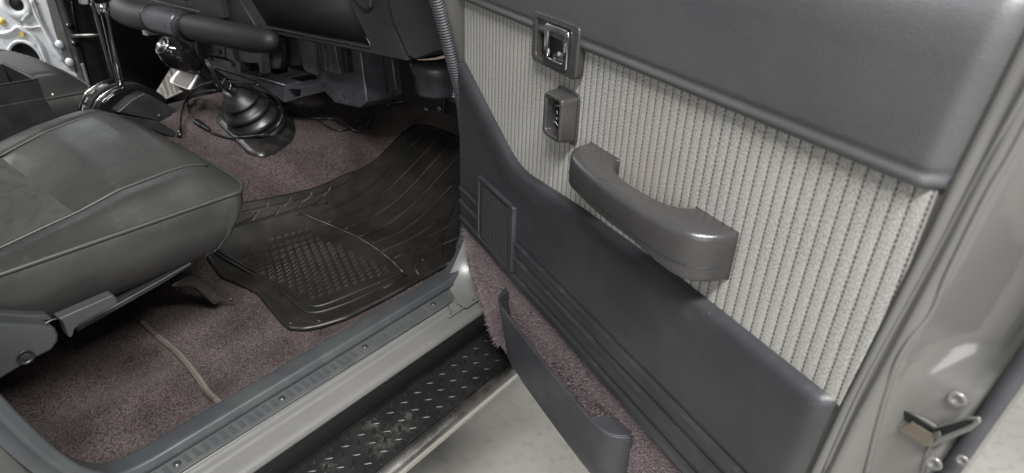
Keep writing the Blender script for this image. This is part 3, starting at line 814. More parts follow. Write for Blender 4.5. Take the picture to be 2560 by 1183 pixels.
# speaker grille
mat('grille_bump', (.11, .11, .115), .35)
ca, cz = .189, .9055; W, H = .163, .145
fr_o = [D3(ca + x, cz + y, .006) for x, y in roundrect(W, H, .005)]
fr_i = [D3(ca + x - .006, cz + y - .001, .006) for x, y in roundrect(W - .026, H - .012, .006)]
V, F = ring_g(fr_o, fr_i, -DN * .014); sg = obj('speaker_grille', V, F, 'pocket_plastic', door, bevel=.002, seg=2)
prism('grille_plate', [D3(ca + x - .006, cz + y - .001, .012) for x, y in roundrect(W - .025, H - .011, .006)], -DN * .006, 'grille_mesh', sg, .0012)
gs1 = []; gs2 = []
nx, nzz = 17, 19
for i in range(nx):
    for j in range(nzz):
        x = -W / 2 + .020 + (W - .052) * i / (nx - 1) ; y_ = -H / 2 + .013 + (H - .026) * j / (nzz - 1)
        if (x < -W / 2 + .03 and (j == 0 or j == nzz - 1)): continue
        c = D3(ca + x, cz + y_, .0181); r = .0025
        q = [c + DT * (math.cos(t_) * r) + Vector((0, 0, math.sin(t_) * r)) for t_ in [k * math.pi / 3 for k in range(6)]]
        gs1.append(prism_g(q, -DN * .0004))
        c2 = D3(ca + x + (W - .052) / (nx - 1) / 2, cz + y_ - .003, .018)
        r = .0017; q = [c2 + DT * (math.cos(t_) * r) + Vector((0, 0, math.sin(t_) * r)) for t_ in [k * math.pi / 3 for k in range(6)]]
        tip = c2 - DN * .0016; gs2.append((q + [tip], [[k, (k + 1) % 6, 6] for k in range(6)]))
V, F = join(gs1); obj('grille_holes', V, F, 'black_cavity', sg, smooth=False, kind='stuff')  # near-black discs on the plate, hole shade put into their colour
V, F = join(gs2); obj('grille_bumps', V, F, 'grille_bump', sg, kind='stuff')

# map pocket
ZP = .766
pout = [(.214, 0), (.222, .012), (.240, .030), (.262, .0395), (.30, .0425), (.40, .045), (.50, .0455), (.585, .0445), (.622, .0420), (.643, .0355), (.656, .023), (.663, .009), (.664, 0)]
po = [(p.x, p.y) for p in catmull([Vector((a, o, 0)) for a, o in pout], 4)]
T = .0055
V = []; F = []; nn = len(po)
def taper(a, o, z):
    k = (ZP - z) / .16
    aa = a + (.085 * k * (1 - sm(.20, .45, a)))  # front end sweeps back towards the bottom
    oo = o * lerp_list([(0, 1), (.10, .99), (.110, .94), (.117, .78), (.122, .45), (.125, 0)], ZP - z)
    return aa, oo
lev = [ZP - .001, ZP - .006, ZP - .03, ZP - .06, ZP - .10, ZP - .110, ZP - .117, ZP - .122, ZP - .125]
rows = []
rows.append([(a, max(o - T, 0) if o > 0 else 0, ZP - .05) for a, o in po])
rows.append([(a, max(o - T, 0) if o > 0 else 0, ZP - .002) for a, o in po])
rows.append([(a, max(o - T * .5, 0), ZP) for a, o in po])
rows += [[(a, o, z) for a, o in po] for z in lev]
for r in rows:
    for a, o, z in r:
        aa, oo = taper(a, o, z); V.append(D3(aa, z, oo))
for r in range(len(rows) - 1):
    for i in range(nn - 1): F.append([r * nn + i, r * nn + i + 1, (r + 1) * nn + i + 1, (r + 1) * nn + i])
pk = obj('map_pocket', V, F, 'pocket_plastic', door)
# solid rear end of the pocket
led = [(.604, .0430), (.622, .0405), (.641, .0345), (.654, .022), (.661, .008), (.661, .001), (.622, .001), (.608, .02)]
prism('pocket_end', [D3(a, ZP + .0004, o) for a, o in led], (0, 0, -.006), 'pocket_plastic', pk, .0018)
led = [(.217, .001), (.224, .011), (.241, .028), (.246, .029), (.236, .012), (.236, .001)]
prism('pocket_lip', [D3(a, ZP + .0004, o) for a, o in led], (0, 0, -.03), 'pocket_plastic', pk, .001)
for (u0, v0, u1, v1) in ((1282, 835, 1286, 842), (1300, 880, 1318, 936), (1278, 800, 1292, 812)):
    pass
# ================================================================== SEATS
def AP(u, v, p0, nrm):
    r = ray(u, v); return EYE + r * ((Vector(p0) - EYE).dot(nrm) / r.dot(nrm))
def make_seat(name, label, dx, dy, dz, detail, vin, side, cloth, tilt):
    t = thing(name, label, 'car seat', (-1.40 + dx, .25 + dy, .60), 'front seats')
    XN, XF = -1.118, -1.685
    ys_near = [(0, .938), (.2, .946), (.27, .958), (.33, .967), (.40, .984), (.50, .992), (.6, .990)]
    ys_far = [(0, .955), (.32, .976), (.37, .992), (.41, 1.004), (.46, 1.013), (.50, 1.018), (.6, 1.014)]
    def yf(xn):                                   # front edge in plan
        return .600 + .014 * (1 - xn * xn) - .028 * abs(xn) ** 14
    def Tz(x, y):
        k = (x + 1.22) / (-1.58 + 1.22)           # 0 near seam, 1 far seam
        kk = min(1.25, max(-.3, k))
        base = lerp_list(ys_near, y) * (1 - kk * tilt) + lerp_list(ys_far, y) * kk * tilt if tilt else lerp_list(ys_near, y)
        if 0 < k < 1:
            cr = 4 * k * (1 - k)
            base += cr * (.010 * sm(.33, .42, y) - .008 * sm(.42, .22, y))
            base -= .0045 * math.exp(-((y - .322) / .012) ** 2) * min(1, cr * 2)
            # stretch wrinkles in the cloth panel
            if y < .322: base += .0030 * math.sin((y * 1.0 - .25 * cr * .12 + .02 * math.sin(x * 20)) * 150) * sm(.06, .26, y) * cr * math.exp(-((y - .25) / .09) ** 2)
        for sx in (-1.22, -1.58): base -= .006 * math.exp(-((x - sx) / .008) ** 2)
        e1 = (XN - x); e2 = (x - XF)
        xn = (x + 1.4) / .283; e3 = yf(max(-1, min(1, xn))) - y
        def g(d, R): d = min(1, max(0, d / R)); return math.sin(d * math.pi / 2) ** .85
        zp = .948
        f = g(min(e1, e2), .105) * g(e3, .085)
        bl = .012 * math.exp(-((min(e1, e2) - .05) / .03) ** 2) * sm(0, .1, e3)
        return zp + (base - zp) * f + bl
    def P(s, tt):
        x = XN + (XF - XN) * s; xn = (x + 1.4) / .283; y = -.06 + (yf(xn) + .06) * tt
        return Vector((x, y, Tz(x, y)))
    ns, nt_ = 96, 110
    cellf = {'side_bolster': [], 'far_bolster': [], 'front_panel': [], 'centre_panel': []}
    V = []
    def us(i):                                     # denser towards the rims
        q = i / ns; return .5 - .5 * math.cos(q * math.pi) if False else q
    for i in range(ns + 1):
        for j in range(nt_ + 1):
            tt = j / nt_; tt = 1 - (1 - tt) ** 1.6
            V.append(P(us(i), tt))
    for i in range(ns):
        for j in range(nt_):
            a = i * (nt_ + 1) + j; f = [a, a + nt_ + 1, a + nt_ + 2, a + 1]
            cx = sum(V[q].x for q in f) / 4; cy = sum(V[q].y for q in f) / 4
            key = 'side_bolster' if cx > -1.22 else 'far_bolster' if cx < -1.58 else ('front_panel' if cy > .322 else 'centre_panel')
            cellf[key].append(f)
    off = Vector((dx, dy, dz))
    for key, m_ in (('side_bolster', vin), ('far_bolster', vin), ('front_panel', vin), ('centre_panel', cloth)):
        ids = sorted({q for f in cellf[key] for q in f}); mp = {q: i for i, q in enumerate(ids)}
        o = obj(key.replace('far', 'side'), [V[q] + off for q in ids], [[mp[q] for q in f] for f in cellf[key]], m_, t)
    # band below the piping, tucked in at the bottom and the front
    per = [Vector((XN, y, 0)) for y in [-.06 + .63 * i / 30 for i in range(31)]]
    fr = []
    for i in range(25):
        x = XN + (XF - XN) * i / 24; fr.append(Vector((x, yf((x + 1.4) / .283), 0)))
    per = per[:-1] + fr + [Vector((XF, y, 0)) for y in [.57 - .63 * i / 12 for i in range(13)]]
    per = catmull(per, 2)
    cen = Vector((-1.40, .25, 0)); V = []; F = []
    lv_ = [(.949, .0), (.944, -.002), (.925, -.008), (.90, -.009), (.87, -.005), (.845, .006), (.825, .022), (.815, .045), (.812, .09)]
    for z, ins in lv_:
        for p in per:
            d = Vector((0, 0, 0))
            frontish = sm(.50, .60, p.y)
            zz = z + (.949 - z) * 0
            insx = ins; insy = ins * 1.0 + (.949 - z) * .62 * frontish
            V.append(Vector((p.x + (-insx if p.x > -1.4 else insx) * (1 if abs(p.x + 1.4) > .25 else 0), p.y - (insy if p.y > .5 else 0), zz)) + off)
    n = len(per)
    for r in range(len(lv_) - 1):
        for i in range(n - 1): F.append([r * n + i, r * n + i + 1, (r + 1) * n + i + 1, (r + 1) * n + i])
    obj('side_band', V, F, side, t)
    tube('piping', [p + Vector((0, 0, .949)) + off for p in per], .0045, 'piping', t, 8, 1)
    for sx in (-1.22, -1.58):
        tube('piping', [Vector((sx, y, Tz(sx, y) + .0035)) + off for y in [-.04 + .61 * i / 50 for i in range(51)]], .0038, 'piping', t, 8, 1)
    box('seat_base', Vector((-1.58, -.05, .76)) + off, Vector((-1.26, .44, .825)) + off, 'black_plastic', t, .01)
    return t
seat = make_seat('passenger_seat', 'worn grey-green vinyl seat beside the open doorway', 0, 0, 0, True, 'seat_vinyl', 'seat_side_vinyl', 'seat_cloth', 1)
# seat hardware on the door side
prism('side_trim', [AX(u, v, -1.062) for u, v in ((-40, 806), (0, 808), (108, 813), (138, 819), (149, 838), (147, 856), (130, 878), (81, 902), (0, 951), (-40, 974))], (-.03, 0, 0), 'seat_trim', seat, .006, seg=3)
lathe('trim_screw', AX(64, 894, -1.0605), (1, 0, 0), [(.0125, 0), (.0125, .0012), (.010, .0005), (.0095, -.0005), (.006, .0005), (.003, .0018), (.0006, .001)], 'black_plastic', seat, 18)
prism('upper_trim', [AX(u, v, -1.085) for u, v in ((-40, 778), (0, 783), (60, 788), (115, 787), (128, 793), (134, 802), (0, 806), (-40, 806))], (-.02, 0, 0), 'seat_trim', seat, .003)
prism('slide_lever', [AX(u, v, -1.058) for u, v in ((146, 797), (275, 741), (284, 738), (292, 744), (296, 760), (200, 812), (187, 824), (184, 838), (178, 846), (171, 843), (158, 808))], (-.022, 0, 0), 'seat_trim', seat, .004, seg=3)
tube('link_rod', [AX(108, 812, -1.075), AX(130, 800, -1.075), AX(148, 796, -1.075)], .0015, 'dull_metal', seat, 6, 3)
prism('seat_rail', [AX(u, v, -1.125) for u, v in ((190, 818), (300, 757), (420, 690), (478, 657), (482, 662), (420, 702), (300, 771), (195, 830))], (-.03, 0, 0), 'black_plastic', seat, .002)
prism('seat_rail', [AX(u, v, -1.56) for u, v in ((190, 640), (478, 560), (480, 575), (195, 660))], (-.03, 0, 0), 'dull_metal', seat, .002)
ft = prism('rail_foot', [AX(u, v, -1.235) for u, v in ((429, 713), (470, 691), (488, 688), (503, 694), (512, 706), (566, 748), (537, 764), (490, 722), (470, 716), (432, 720))], (-.045, 0, 0), 'dull_metal', seat, .004)
lathe('foot_bolt', AX(577, 748, -1.23), (0, 0, 1), [(.004, -.004), (.004, .002), (.003, .0035), (.0005, .004)], 'dull_metal', seat, 12)
dseat = make_seat('driver_seat', 'dark seat cushion beyond the console, in front of the bare silver door', -.86, .065, .012, False, 'driver_vinyl', 'driver_vinyl', 'driver_vinyl', 0)

# ================================================================== FLOOR MAT
fm = thing('floor_mat', 'moulded black rubber floor mat with basketweave heel pad lying in the footwell', 'floor mat', (-1.3, 1.0, .60))
def poly_at(pts, t):
    d = [0]
    for a, b in zip(pts, pts[1:]): d.append(d[-1] + math.hypot(b[0] - a[0], b[1] - a[1]))
    q = t * d[-1]
    for i in range(len(d) - 1):
        if q <= d[i + 1] or i == len(d) - 2:
            f = (q - d[i]) / (d[i + 1] - d[i]); return (pts[i][0] + (pts[i + 1][0] - pts[i][0]) * f, pts[i][1] + (pts[i + 1][1] - pts[i][1]) * f)
near = [(722, 817), (760, 820), (800, 813), (865, 793), (957, 747), (1048, 697), (1107, 665), (1170, 632)]
right = [(1170, 632), (1200, 490), (1195, 390), (1150, 345), (1110, 328), (1080, 318)]
left = [(500, 560), (560, 522), (610, 505), (674, 494), (728, 483), (779, 471), (829, 451), (856, 437), (902, 421), (938, 400), (979, 359), (1003, 333), (1030, 315), (1055, 313), (1080, 318)]
rear = [(722, 817), (700, 800), (672, 765), (642, 729), (600, 708), (550, 688), (515, 640), (500, 560)]
NB, NC = 70, 46
MO = .007
px = {}
base = []
for i in range(NB + 1):
    s = i / NB
    for j in range(NC + 1):
        t = j / NC
        n_, l_, rr_, re_ = poly_at(near, s), poly_at(left, s), poly_at(right, t), poly_at(rear, t)
        c00, c10, c01, c11 = near[0], near[-1], left[0], left[-1]
        q = [(1 - t) * n_[k] + t * l_[k] + (1 - s) * re_[k] + s * rr_[k] - ((1 - s) * (1 - t) * c00[k] + s * (1 - t) * c10[k] + (1 - s) * t * c01[k] + s * t * c11[k]) for k in (0, 1)]
        e = min(s * 1.4, 1 - s, t, 1 - t)
        lift = MO + .006 * math.exp(-e / .03)        # rolled rim
        base.append(hit(q[0], q[1], lift))
nn = NC + 1
V = list(base) + [p - Vector((0, 0, .010)) for p in base]; NV = len(base)
F = []
for i in range(NB):
    for j in range(NC):
        a = i * nn + j; f = [a, a + nn, a + nn + 1, a + 1]; F.append(f); F.append([q + NV for q in f[::-1]])
rim = [i * nn for i in range(NB + 1)] + [NB * nn + j for j in range(1, nn)] + [i * nn + NC for i in range(NB - 1, -1, -1)] + [j for j in range(NC - 1, 0, -1)]
for a, b in zip(rim, rim[1:] + rim[:1]): F.append([a, b, b + NV, a + NV])
sheet = obj('mat_sheet', V, F, 'mat_rubber', fm)
def r4(x, y): return (500 + .4566 * x, 300 + .4566 * y)
def r2(x, y): return (560 + .2704 * x, 460 + .2704 * y)
def onmat(p, off=.0): return hit(p[0], p[1], MO + off)
ridges = [[(640, 512), (800, 450), (960, 340), (1100, 190), (1250, 55)], [(700, 560), (870, 490), (1030, 380), (1180, 230), (1320, 80)],
          [(790, 600), (960, 520), (1110, 410), (1250, 260), (1390, 105)], [(870, 640), (1040, 560), (1190, 440), (1310, 310), (1430, 180)],
          [(935, 680), (1080, 620), (1210, 530), (1310, 430), (1385, 350)], [(990, 722), (1120, 665), (1220, 610), (1305, 545)], [(1060, 757), (1145, 720)],
          [(1000, 925), (1130, 850)]]
for r in ridges:
    tube('ridge', [onmat(r4(*p), .0005) for p in r], lambda t: .0050 * (.35 + .65 * sm(0, .12, t)) , 'mat_rubber', fm, 6, 8, .7)
# rims, grooves and the raised frame of the heel pad
pad_front = [(520, 518), (560, 512), (620, 540), (700, 570), (780, 605), (860, 640), (935, 685), (1000, 730), (1060, 780), (1110, 832)]
tube('pad_rim', [onmat(r4(*p), .002) for p in pad_front], .0042, 'mat_rubber', fm, 6, 5)
tube('pad_rim', [onmat(r4(*p), .001) for p in ((1110, 834), (990, 885), (850, 945), (700, 1005), (620, 1020), (560, 995), (470, 930), (300, 830), (60, 690))], .0038, 'mat_rubber', fm, 6, 5)
tube('outer_rim', [onmat(r4(*p), .001) for p in ((1120, 850), (1010, 905), (850, 985), (700, 1040), (620, 1055), (560, 1040), (500, 985), (430, 925), (300, 850), (40, 700))], .0040, 'mat_rubber', fm, 6, 5)
tube('outer_rim', [onmat(r4(*p), .001) for p in ((1180, 880), (1000, 975), (800, 1075), (680, 1110), (600, 1110), (540, 1085))], .0030, 'mat_rubber', fm, 6, 5)
for g in ([(160, 590), (300, 555), (450, 520), (560, 480), (700, 455)], [(1215, 862), (1175, 800), (1172, 730), (1225, 650), (1325, 590), (1400, 440), (1440, 320)], [(1205, 860), (1195, 790), (1230, 720), (1320, 650)],
          [(1326, 795), (1322, 700), (1330, 600), (1335, 560)], [(1425, 700), (1410, 620), (1412, 500), (1440, 400)], [(1215, 770), (1260, 715), (1330, 680), (1420, 640)],
          [(1330, 600), (1400, 550), (1440, 520)], [(430, 1010), (520, 1080), (560, 1090)], [(440, 960), (530, 1040), (660, 1105)], [(340, 950), (430, 1020), (500, 1120)]):
    tube('mat_groove', [onmat(r4(*p), .0004) for p in g], .0034, 'mat_rubber', fm, 6, 6, .8)
for q in ([(180, 168), (418, 122), (388, 200), (150, 255)], [(440, 112), (618, 86), (598, 158), (415, 200)], [(642, 76), (803, 47), (798, 104), (622, 154)], [(832, 36), (983, 4), (968, 50), (816, 108)],
          [(130, 282), (308, 252), (258, 308), (70, 392)], [(330, 262), (518, 207), (468, 278), (270, 338)], [(545, 222), (718, 167), (678, 223), (492, 278)], [(742, 166), (918, 112), (858, 168), (702, 223)],
          [(1000, -2), (1160, -60), (1140, -20), (985, 45)]):
    P4 = [onmat(r2(*p), .0045) for p in q]
    prism('border_tile', P4, (0, 0, -.008), 'mat_rubber', fm, .0015)
# dusty light lines between the tiles and along the pad front
for q in ([(425, 115), (395, 205)], [(628, 82), (600, 165), (545, 215)], [(815, 40), (800, 110), (730, 165)], [(985, 0), (970, 60), (915, 112)], [(320, 255), (265, 335)], [(530, 205), (480, 285)], [(725, 160), (685, 230)]):
    tube('dust_line', [onmat(r2(*p), .0012) for p in q], .0011, 'mat_dust', fm, 5, 3, .6)
tube('dust_line', [onmat(r4(*p), .0046) for p in pad_front[5:]], lambda t: .0006 + .0010 * abs(math.sin(t * 14)), 'mat_dust', fm, 5, 4, .6)
tube('dust_line', [onmat(r4(*p), .0015) for p in ((1175, 790), (1188, 830), (1212, 862))], .0022, 'mat_dust', fm, 5, 4, .5)
tube('dust_line', [onmat(r4(*p), .0015) for p in ((1326, 590), (1322, 690), (1328, 790))], .0009, 'mat_dust', fm, 5, 4, .5)
# basketweave lugs of the heel pad
lugv = [(-.0078, -.0058, -.002), (.0078, -.0058, -.002), (.0078, .0058, -.002), (-.0078, .0058, -.002), (-.0066, -.0046, .0012), (.0050, -.0046, .0062), (.0050, .0046, .0062), (-.0066, .0046, .0012)]
lugf = [[0, 3, 2, 1], [4, 5, 6, 7], [0, 1, 5, 4], [1, 2, 6, 5], [2, 3, 7, 6], [3, 0, 4, 7]]
wlug = mesh_of('weave_lug', [Vector(v) for v in lugv], lugf, 'mat_rubber', False)
c00, c10, c11, c01 = (600, 985), (1080, 822), (555, 540), (130, 640)
A_ = [onmat(r4(*c)) for c in (c00, c10, c11, c01)]
ex = (A_[1] - A_[0]); lx = ex.length; ex.normalize()
nr_, nc_ = 10, 17
for i in range(nr_):
    for j in range(nc_):
        s = (i + .5 + (.5 if j % 2 else 0)) / (nr_ + .5); t = (j + .4) / nc_
        s2 = s * (1 if t < .05 else 1)
        p = (A_[0] * (1 - s) + A_[1] * s) * (1 - t) + (A_[3] * (1 - s) + A_[2] * s) * t
        # the pad front is an arc: leave the corners beyond it bare
        if s > 1 - .02 or zc(p.x, p.y) > .640: continue
        q = on_carpet(p.x, p.y, MO + .001)
        e = .004; nx_ = Vector((-(zc(q.x + e, q.y) - zc(q.x, q.y)) / e, -(zc(q.x, q.y + e) - zc(q.x, q.y)) / e, 1)).normalized()
        xx = (ex - nx_ * ex.dot(nx_)).normalized(); yy = nx_.cross(xx)
        shared('weave_lug', wlug, fm, basis(q, xx, yy, nx_))
# raised lettering strip (the characters are too worn to read)
gs = []
pa, pb = onmat((828, 754), .001), onmat((950, 706), .001)
for i in range(34):
    t = (i + .5) / 34
    if i in (9, 23, 27): continue
    c_ = pa + (pb - pa) * t; c_.z = zc(c_.x, c_.y) + MO + .001
    d = (pb - pa).normalized(); s = Vector((-d.y, d.x, 0)); h_ = .0032; w_ = .0005; k = (.5, -.5, .0, .25)[i % 4] * .002
    gs.append(prism_g([c_ - s * h_ - d * w_, c_ - s * h_ + d * w_, c_ + s * h_ + d * (w_ + k), c_ + s * h_ + d * (k - w_)], (0, 0, .0012)))
V, F = join(gs); obj('worn_lettering', V, F, 'mat_dust', fm, smooth=False, kind='stuff')

# ================================================================== DASHBOARD AND HEATER
def PY(pts, Y): return [AY(u, v, Y) for u, v in pts]
YD = 1.0
outer = PY([(571, -40), (632, 55), (687, 84), (787, 104), (917, 130), (1016, 151), (978, 60), (955, -40)], YD)
inner = PY([(583, -40), (628, 49), (650, 66), (787, 93), (920, 117), (926, 110), (874, 5), (860, -40)], YD)
V, F = ring_g(outer, inner, (0, .28, 0))
dash = obj('dashboard', V, F, 'dash_vinyl', body, bevel=.004, seg=3, label='dark dashboard with open glovebox cavity and padded knee roll')
prism('glovebox_shade_sheet', [p + Vector((0, .02, 0)) for p in inner], (0, .01, 0), 'black_cavity', dash, 0)  # near-black sheet just inside the rim, stands in for the cavity's shade
tube('glovebox_lip', PY([(600, -10), (628, 48), (650, 66), (720, 79), (787, 93), (860, 106), (916, 117), (925, 113), (915, 92)], YD - .003), .0016, 'handle_plastic', dash, 6, 4)
w1 = [AY(955, -40, YD), AY(978, 60, YD), AY(1016, 151, YD), AX(1042, 147, -1.06), AX(1113, 133, -.985), AX(1096, -40, -.985)]
V = w1 + [p + Vector((0, .28, 0)) for p in w1]; n = 6
F = [[0, 1, 2, 3, 4, 5], [11, 10, 9, 8, 7, 6]] + [[i, (i + 1) % n, n + (i + 1) % n, n + i] for i in range(n)]
obj('dash_end', V, F, 'dash_vinyl', dash, bevel=.012, seg=4)
prism('vent_pod', PY([(868, -40), (876, -10), (890, 8), (905, 26), (918, 27), (926, 20), (925, -40)], YD - .012), (0, .03, 0), 'dash_vinyl', dash, .006, seg=3)
prism('dash_top', [Vector((-2.6, 1.0, 1.36)), Vector((-.97, 1.0, 1.36)), Vector((-.97, 1.72, 1.42)), Vector((-2.6, 1.72, 1.42))], (0, 0, .04), 'dash_vinyl', dash, .01)  # above the view; added to stop light leaking under the dash
prism('dash_side_panel', PY([(484, -40), (500, -40), (540, -40), (557, 47), (552, 49), (502, 43)], .965), (0, .05, 0), 'dash_vinyl', dash, .003)
prism('centre_panel', PY([(470, -40), (574, -40), (632, 55), (640, 72), (556, 56), (498, 44)], .985), (0, .2, 0), 'dash_vinyl', dash, .004)
prism('lower_lip', PY([(318, -40), (330, -14), (420, 9), (500, 28), (505, 45), (420, 28), (312, 4), (296, -40)], .965), (0, .16, 0), 'dash_vinyl', dash, .004)
prism('radio_fascia', PY([(310, -40), (500, -40), (500, 34), (420, 16), (318, -8)], 1.03), (0, .1, 0), 'black_plastic', dash, .003)
prism('switch_panel', PY([(395, -12), (412, -12), (416, 4), (398, 0)], 1.022), (0, .02, 0), 'heater_plastic', dash, .002)
prism('switch_panel', PY([(436, -12), (456, -12), (462, 8), (440, 4)], 1.022), (0, .02, 0), 'black_gloss', dash, .002)
mat('roll_vinyl', (.013, .013, .014), .6, bump=[('v', 420, .3, .001)])
kr = [AY(u, v, .94) for u, v in ((290, 2), (305, 22), (340, 40), (400, 50), (470, 66), (540, 80), (600, 92), (650, 100), (686, 101))]
tube('knee_roll', kr, lambda t: (.036 + .008 * sm(.45, .1, t)) * (sm(-.05, .14, t) * .8 + .2) * (.25 + .75 * math.sqrt(max(0, 1 - ((t - .80) / .2) ** 2)) if t > .80 else 1), 'roll_vinyl', dash, 20, 6)
tube('roll_band', [AY(u, v, .938) for u, v in ((388, 48), (430, 57), (468, 66))], .0415, 'heater_plastic', dash, 20, 4)
for u, v in ((385, 47), (392, 49), (463, 65), (474, 67)):
    tube('roll_clip', [AY(u - 2, v - .5, .94), AY(u + 2, v + .5, .94)], .0435, 'black_plastic', dash, 20, 1)
mat('grey_bracket', (.26, .26, .29), .4, noise=[(30, 4, (.17, .17, .19), .45, .7)])
for name, pts_, Y, dep, m_ in (
        ('column_bracket', [(353, 67), (362, 64), (392, 73), (392, 88), (372, 86), (370, 91), (357, 88)], 1.0, .02, 'grey_bracket'),
        ('bracket_clip', [(396, 73), (408, 76), (408, 88), (398, 86)], .995, .02, 'dull_metal'),
        ('column_tube', [(412, 73), (430, 72), (446, 82), (446, 92), (420, 86)], 1.01, .03, 'grey_bracket'),
        ('lower_bracket', [(447, 85), (458, 81), (472, 91), (475, 124), (480, 150), (474, 152), (464, 122)], 1.02, .03, 'grey_bracket'),
        ('fuse_box', [(472, 95), (490, 99), (497, 141), (476, 137)], 1.03, .08, 'heater_plastic'),
        ('heater_plate', [(494, 92), (560, 105), (563, 145), (505, 136), (498, 120)], 1.06, .1, 'heater_plastic'),
        ('heater_divider', [(560, 101), (577, 105), (586, 150), (600, 156), (596, 162), (566, 146)], 1.045, .06, 'heater_plastic'),
        ('heater_cover', [(519, 141), (529, 143), (598, 158), (600, 203), (560, 196), (533, 186)], 1.05, .12, 'heater_plastic'),
        ('cover_edge', [(592, 156), (601, 158), (603, 208), (594, 206)], 1.045, .05, 'heater_plastic'),
        ('heater_front', [(588, 100), (642, 112), (650, 158), (612, 158), (599, 152)], 1.055, .12, 'heater_plastic'),
        ('heater_slot', [(604, 160), (648, 160), (652, 196), (607, 186)], 1.08, .1, 'black_cavity'),
        ('heater_strut', [(640, 112), (648, 112), (657, 188), (649, 186)], 1.045, .03, 'heater_plastic'),
        ('heater_panel', [(658, 84), (704, 90), (706, 160), (700, 172), (655, 174)], 1.10, .12, 'heater_plastic'),
        ('heater_panel', [(716, 90), (742, 95), (752, 164), (727, 165)], 1.12, .12, 'heater_plastic'),
        ('heater_panel', [(744, 94), (790, 106), (792, 190), (765, 180), (757, 168)], 1.10, .12, 'heater_plastic'),
        ('duct_body', [(600, 184), (640, 193), (712, 214), (713, 257), (704, 254), (690, 240), (604, 214)], 1.03, .06, 'heater_plastic'),
        ):
    prism(name, PY(pts_, Y), (0, dep, 0), m_, dash, .0025)
# floor outlet of the heater: open square duct
d0 = PY([(712, 214), (757, 217), (756, 243), (713, 257)], 1.04); d1 = PY([(719, 223), (752, 224), (751, 239), (719, 249)], 1.04)
V, F = ring_g(d0, d1, (.0, .09, .0)); obj('floor_outlet', V, F, 'heater_plastic', dash, bevel=.002)
prism('outlet_top', [AY(640, 193, 1.03), AY(712, 214, 1.03), AY(760, 216, 1.09), AY(676, 188, 1.09)], (0, 0, -.006), 'heater_plastic', dash, .0015)
tube('bright_edge', PY([(603, 183), (640, 192), (712, 213)], 1.027), .0018, 'grey_bracket', dash, 6, 2)
# blower case: big moulded box with ribs and its lid
bc = PY([(782, 104), (900, 127), (918, 256), (900, 271), (836, 257), (812, 230), (792, 207)], 1.12)
prism('blower_case', bc, (.02, .20, .0), 'heater_plastic', dash, .004)
prism('case_lid', PY([(791, 104), (836, 113), (850, 186), (804, 177)], 1.085), (0, .045, 0), 'heater_plastic', dash, .003)
for du in (0, 14, 28): tube('case_rib', PY([(796 + du, 105 + du * .2), (807 + du, 178 + du * .2)], 1.083), .0016, 'heater_plastic', dash, 6, 1)
prism('case_step', PY([(852, 118), (862, 120), (870, 184), (858, 184)], 1.10), (0, .03, 0), 'black_plastic', dash, .002)
tube('case_seam', PY([(902, 130), (910, 195), (918, 252)], 1.118), .0022, 'grey_bracket', dash, 6, 2)
for u0, u1, z_ in ((955, 968, 0), (980, 990, 0), (984, 994, 0)):
    pass
xs_ = bc[1].x + .012
for (ua, va, ub, vb, r, m_) in ((957, 143, 968, 236, .0014, 'black_cavity'), (979, 147, 991, 224, .0012, 'grey_bracket'), (983, 147, 995, 223, .0012, 'heater_plastic')):
    tube('case_rib', [AX(ua, va, xs_ + .014), AX(ub, vb, xs_ + .016)], r, m_, dash, 6, 1)
# blower motor under the dash end
cm = AY(1092, 150, 1.16)
lathe('blower_motor', cm - Vector((0, 0, .085)), (0, 0, 1), [(.03, -.004), (.05, 0), (.056, .006), (.060, .05), (.066, .056), (.068, .075), (.060, .082), (.01, .084)], 'heater_plastic', dash, 28)
tube('foam_gasket', [AY(u, v, 1.10) for u, v in ((1043, 149), (1062, 149), (1085, 147), (1105, 143), (1125, 138))], lambda t: .0008 + .0036 * t, 'cream_foam', dash, 8, 5)
prism('relay_bracket', PY([(1066, 206), (1118, 214), (1122, 236), (1112, 236), (1108, 285), (1096, 285), (1092, 225), (1068, 218)], 1.18), (0, .01, 0), 'black_plastic', dash, .002)
lathe('bracket_bolt', AY(1099, 271, 1.178), (0, -1, 0), [(.009, 0), (.009, .004), (.006, .006), (.0005, .007)], 'dull_metal', dash, 14)
prism('relay', PY([(1116, 222), (1150, 228), (1150, 262), (1120, 254)], 1.16), (0, .03, 0), 'black_plastic', dash, .002)
lb = prism('relay_label', PY([(1117, 225), (1142, 230), (1142, 246), (1119, 241)], 1.159), (0, -.0006, 0), 'label_white', dash, 0)
prism('label_strip', PY([(1117, 225), (1121.5, 226), (1123, 242), (1119, 241)], 1.1575), (0, -.0005, 0), 'label_blue', dash, 0)
for k in range(3): prism('label_print', PY([(1125, 229 + 4 * k), (1138, 232 + 4 * k), (1138, 233.4 + 4 * k), (1125, 230.4 + 4 * k)], 1.1575), (0, -.0004, 0), 'label_blue', dash, 0)
for (u, v, Y) in ((528, 147, 1.049), (581, 161, 1.049), (549, 130, 1.059), (652, 187, 1.04)):
    lathe('heater_screw', AY(u, v, Y), (0, -1, 0), [(.0075, 0), (.0075, .003), (.005, .005), (.0005, .0055)], 'dull_metal', dash, 12)
tube('wiring_loom', [AY(u, v, 1.09) for u, v in ((700, 88), (708, 120), (709, 150), (703, 172))], .005, 'cable_black', dash, 8, 4)
tube('wiring_loom', [AY(u, v, 1.085) for u, v in ((706, 90), (714, 120), (713, 150), (708, 176))], .004, 'cable_black', dash, 8, 4)
tube('wiring_loom', [hit(u, v, .03) for u, v in ((965, 262), (990, 256), (1020, 252), (1050, 250), (1065, 256))], .009, 'black_plastic', dash, 8, 4)
lathe('loom_plug', hit(1068, 266, .03), (.5, 0, 1), [(.008, -.01), (.009, 0), (.008, .014), (.003, .016)], 'white_plastic', dash, 10)

